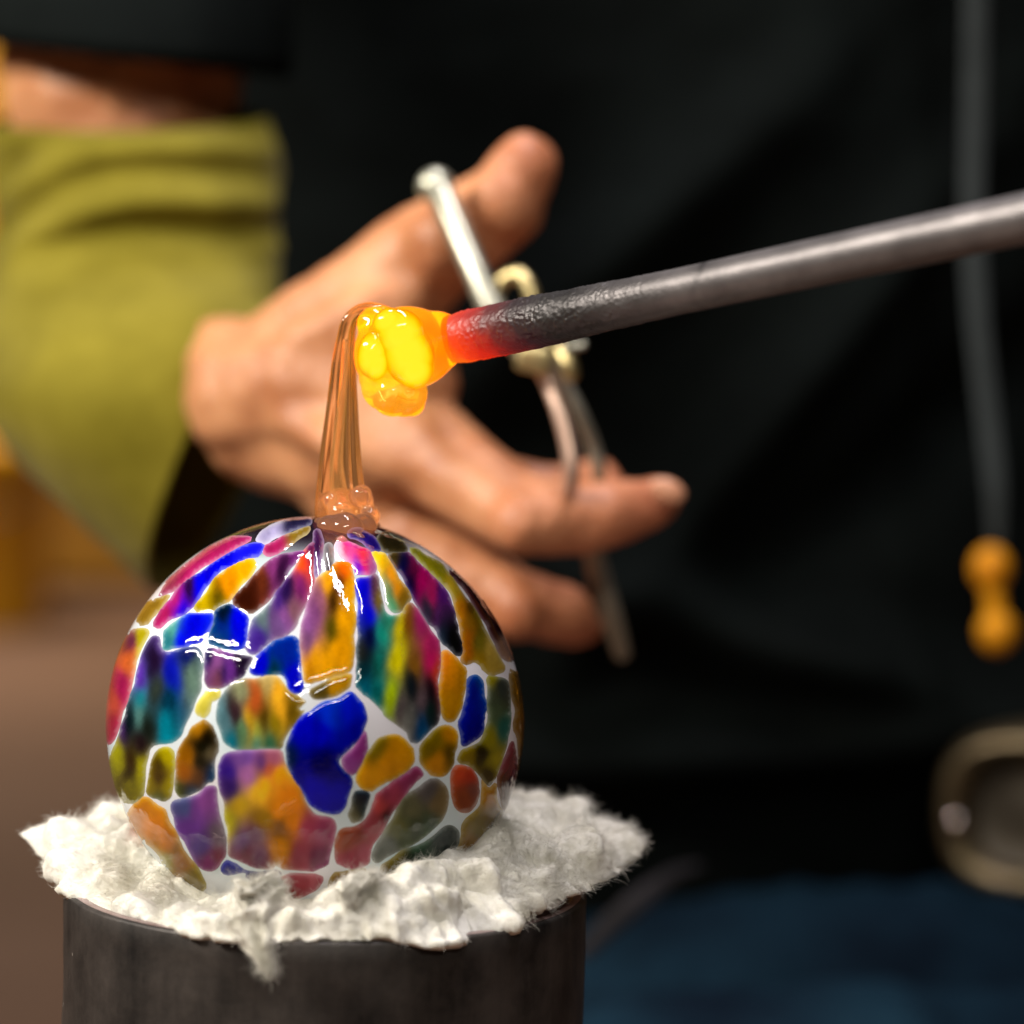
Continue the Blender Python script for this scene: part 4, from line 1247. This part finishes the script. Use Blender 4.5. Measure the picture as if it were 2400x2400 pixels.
    (3, [(1430, 1660), (1560, 1630), (1700, 1585), (1932, 1575), (1985, 1640), (1850, 1720), (1700, 1790), (1620, 1805), (1490, 1750)], [(3, 1480, 1680, (188, 112, 10)), (3, 1640, 1760, (178, 76, 40)), (3, 1750, 1650, (178, 82, 96)), (3, 1900, 1610, (168, 76, 92))]),
    (3, [(650, 970), (745, 910), (880, 860), (955, 795), (1010, 800), (1020, 900), (1050, 1080), (1098, 1200), (1103, 1350), (1070, 1440), (980, 1510), (890, 1470), (790, 1345), (710, 1175), (662, 1060)],
     [(3, 850, 1000, (122, 70, 150)), (3, 930, 930, (144, 82, 154)), (3, 800, 1150, (112, 60, 150)), (3, 900, 1330, (86, 55, 135)), (3, 1050, 1420, (118, 20, 62)), (3, 1050, 1250, (118, 106, 116)), (3, 740, 960, (80, 92, 144)), (3, 970, 1470, (132, 50, 112))]),
    (3, [(308, 965), (400, 908), (465, 925), (545, 985), (590, 1085), (670, 1285), (770, 1425), (870, 1620), (890, 1700), (760, 1700), (650, 1560), (490, 1375), (350, 1175), (300, 1055)],
     [(3, 400, 980, (208, 142, 5)), (3, 500, 1150, (214, 142, 5)), (3, 600, 1300, (204, 132, 10)), (3, 700, 1450, (162, 106, 0)), (3, 820, 1620, (142, 122, 0)), (3, 690, 1330, (146, 102, 20)), (3, 580, 1450, (164, 160, 80))]),
    (3, [(380, 1350), (430, 1400), (560, 1520), (630, 1615), (600, 1615), (480, 1540)], [(3, 500, 1500, (100, 100, 96))]),
    (3, [(470, 510), (555, 455), (618, 510), (618, 700), (600, 840), (565, 915), (500, 905), (435, 850), (430, 700), (440, 590)],
     [(3, 585, 510, (184, 172, 10)), (3, 520, 570, (96, 76, 10)), (3, 520, 700, (102, 76, 0)), (3, 600, 750, (154, 142, 0)), (3, 455, 780, (142, 126, 10)), (3, 490, 890, (92, 102, 60))]),
    (3, [(920, 185), (865, 240), (788, 360), (720, 490), (702, 650), (702, 815), (728, 868), (830, 838), (945, 745), (995, 730), (1000, 560), (1010, 410), (968, 275)],
     [(3, 880, 260, (184, 132, 20)), (3, 780, 520, (164, 112, 10)), (3, 760, 650, (164, 102, 5)), (3, 910, 400, (20, 30, 15)), (3, 950, 330, (12, 16, 6)), (3, 900, 550, (52, 50, 30)), (3, 985, 680, (0, 62, 104)), (3, 850, 680, (112, 76, 40)), (3, 720, 810, (86, 96, 40)), (3, 970, 480, (112, 102, 76)), (3, 820, 820, (60, 80, 100))]),
    (1, [(995, 1715), (905, 1790), (880, 1880), (895, 130, 3), (925, 150, 3), (955, 0, 3), (1040, 1730)], [(1, 950, 1800, (218, 208, 90))]),
    (2, [(300, 1560), (320, 1580), (245, 1675), (130, 1730), (10, 1730), (-25, 1700), (100, 1650)], [(2, 220, 1630, (195, 146, 10)), (2, 40, 1710, (100, 84, 30))]),
    (2, [(0, 260), (45, 300), (62, 420), (30, 600), (-15, 640), (-40, 420)], [(2, 10, 400, (70, 22, 80)), (2, 10, 560, (130, 100, 150))]),
    (2, [(590, 330), (640, 400), (700, 440), (770, 440), (830, 400), (720, 335), (640, 300)], [(2, 700, 380, (66, 58, 30))]),
    (1, [(1400, 335), (1500, 262), (1660, 190), (1800, 160), (1870, 160), (1850, 195), (1690, 250), (1500, 345)], [(1, 1500, 300, (170, 165, 200)), (1, 1750, 180, (50, 45, 85))]),
    (2, [(320, 262), (450, 300), (535, 365), (560, 425), (480, 385), (380, 330), (310, 318)], [(2, 430, 320, (38, 20, 115))]),
    (2, [(90, 390), (150, 400), (160, 480), (150, 620), (100, 630), (80, 500)], [(2, 120, 450, (120, 115, 120)), (2, 120, 580, (70, 60, 70))]),
]
PLS = [[q2px(t[2] if len(t) > 2 else q, t[0], t[1]) for t in out] for q, out, cols in CH]
DEN = [[(v.x, v.y) for v in catmull([Vector((a, b, 0)) for a, b in pl], 5, True)] for pl in PLS]
for i, (q, out, cols) in enumerate(CH):
    pl = PLS[i]
    cl = [(*q2px(a, x, y), c) for a, x, y, c in cols]
    yc = sum(t[1] for t in pl) / len(pl)
    xa, xb, ya, yb = min(t[0] for t in pl) - 34, max(t[0] for t in pl) + 34, min(t[1] for t in pl) - 34, max(t[1] for t in pl) + 34
    others = [v for j, dn in enumerate(DEN) if j != i for v in dn if xa < v[0] < xb and ya < v[1] < yb] or [(-999, -999)]

    def grow(pt, others=others, yc=yc):
        dm = min(math.hypot(pt[0] - v[0], pt[1] - v[1]) for v in others)
        gap = (1.5 if yc < 1600 else 3.5) + 17.0 * noise.noise(Vector((pt[0] / 42, pt[1] / 42, 3.3)))
        rim = math.hypot(pt[0] - 740.4, pt[1] - 1696.6) / 489
        return max(0.0, min(22.0 if rim > 0.96 else 12.0, (dm - gap) / 2)) + 0.8 * noise.noise(Vector((pt[0] / 9, pt[1] / 9, yc)))
    chip(pl, cl, to_sphere, 8.0, i * 3.1, 9, orn, grow, (1.45, 0.62) if yc < 1700 else (1.15, 0.9))
# the far side, which shows only through the clear glass and at the rim
PALETTE = [BLUE, YEL, MAG, PUR, TEA, AMB, OLI, PNK, DB, ORG, VIO, DTE]
vd = CAM.normalized()
rb = random.Random(5)
ga_ = math.pi * (3 - math.sqrt(5))
for i in range(92):
    z = 1 - 2 * (i + 0.5) / 92
    r = math.sqrt(1 - z * z)
    n = Vector((r * math.cos(ga_ * i), r * math.sin(ga_ * i), z))
    if n.dot(vd) > -0.10 or abs(z) > 0.93:
        continue
    t1 = Vector((0, 0, 1)).cross(n).normalized()
    t2 = n.cross(t1)
    rw, rh = rb.uniform(0.0056, 0.0074), rb.uniform(0.0075, 0.0098)
    ph = rb.uniform(0, 6)
    poly = []
    for kk in range(9):
        a = 2 * math.pi * kk / 9
        f = rb.uniform(0.82, 1.08)
        poly.append((rw * math.cos(a) * f, rh * math.sin(a) * f))
    c1, c2, c3 = (rb.choice(PALETTE) for _ in range(3))
    chip(poly, [(0, 0.004, c1), (0.003, -0.004, c2), (-0.004, 0, c3)],
         lambda x, y, rad, n=n, t1=t1, t2=t2: (n * RG + t1 * x + t2 * y).normalized() * rad, 0.0022, i * 1.7, 0.002, orn)

# collar and stem
glassm = hot_glass('peach_glass', (1.0, 0.86, 0.75), (1.0, 0.36, 0.13), 0.17, 0.98, 0.015, 1.5)
bm = bmesh.new()
ds = D0
for (x, y, dd, r) in ((776, 1186, -0.001, 34), (800, 1195, -0.001, 50), (846, 1172, -0.001, 30), (866, 1208, -0.002, 27)):
    add_ball(bm, P(x, y, ds + dd), L(r, ds), 3)
for (x, y, r) in ((775, 1232, 34), (810, 1236, 44), (850, 1232, 36), (880, 1226, 18), (750, 1222, 18), (800, 1265, 18), (845, 1258, 16)):
    add_ball(bm, to_sphere(x, y, RG * 0.985), L(r, ds), 3)
for (x, y, r) in ((848, 1160, 26), (776, 1172, 20), (868, 1206, 22), (800, 1205, 30)):
    add_ball(bm, P(x, y, ds - 0.005), L(r, ds), 3)
obj('collar', fuse(bm, 0.0005, it=14), glassm, orn)
path = [(800, 1225, ds, 60), (798, 1185, ds, 60), (796, 1120, ds, 52), (797, 1042, ds, 44), (801, 948, ds, 35), (804, 860, ds, 28), (810, 795, ds, 21), (818, 756, ds, 18), (838, 733, ds, 17), (868, 728, ds, 20), (905, 742, ds, 24)]
amber = hot_glass('amber_glass', (1.0, 0.76, 0.47), (1.0, 0.34, 0.05), 0.045, 0.99, 0.02, 1.5)
bm = tube_px(path, 12, 96, flute=0.06, nf=5)
obj('stem', bm, amber, orn)
bm = tube_px([(800, 1190, ds - 0.0012, 22), (790, 1100, ds - 0.0014, 15), (797, 1000, ds - 0.001, 10), (806, 900, ds - 0.0006, 7), (812, 800, ds, 5)], 10, 24, flute=0.12, nf=3)
obj('stem_streak', bm, hot_glass('pale_amber_glass', (1.0, 0.80, 0.56), (1.0, 0.48, 0.16), 0.10, 0.9, 0.1, 1.45), orn)
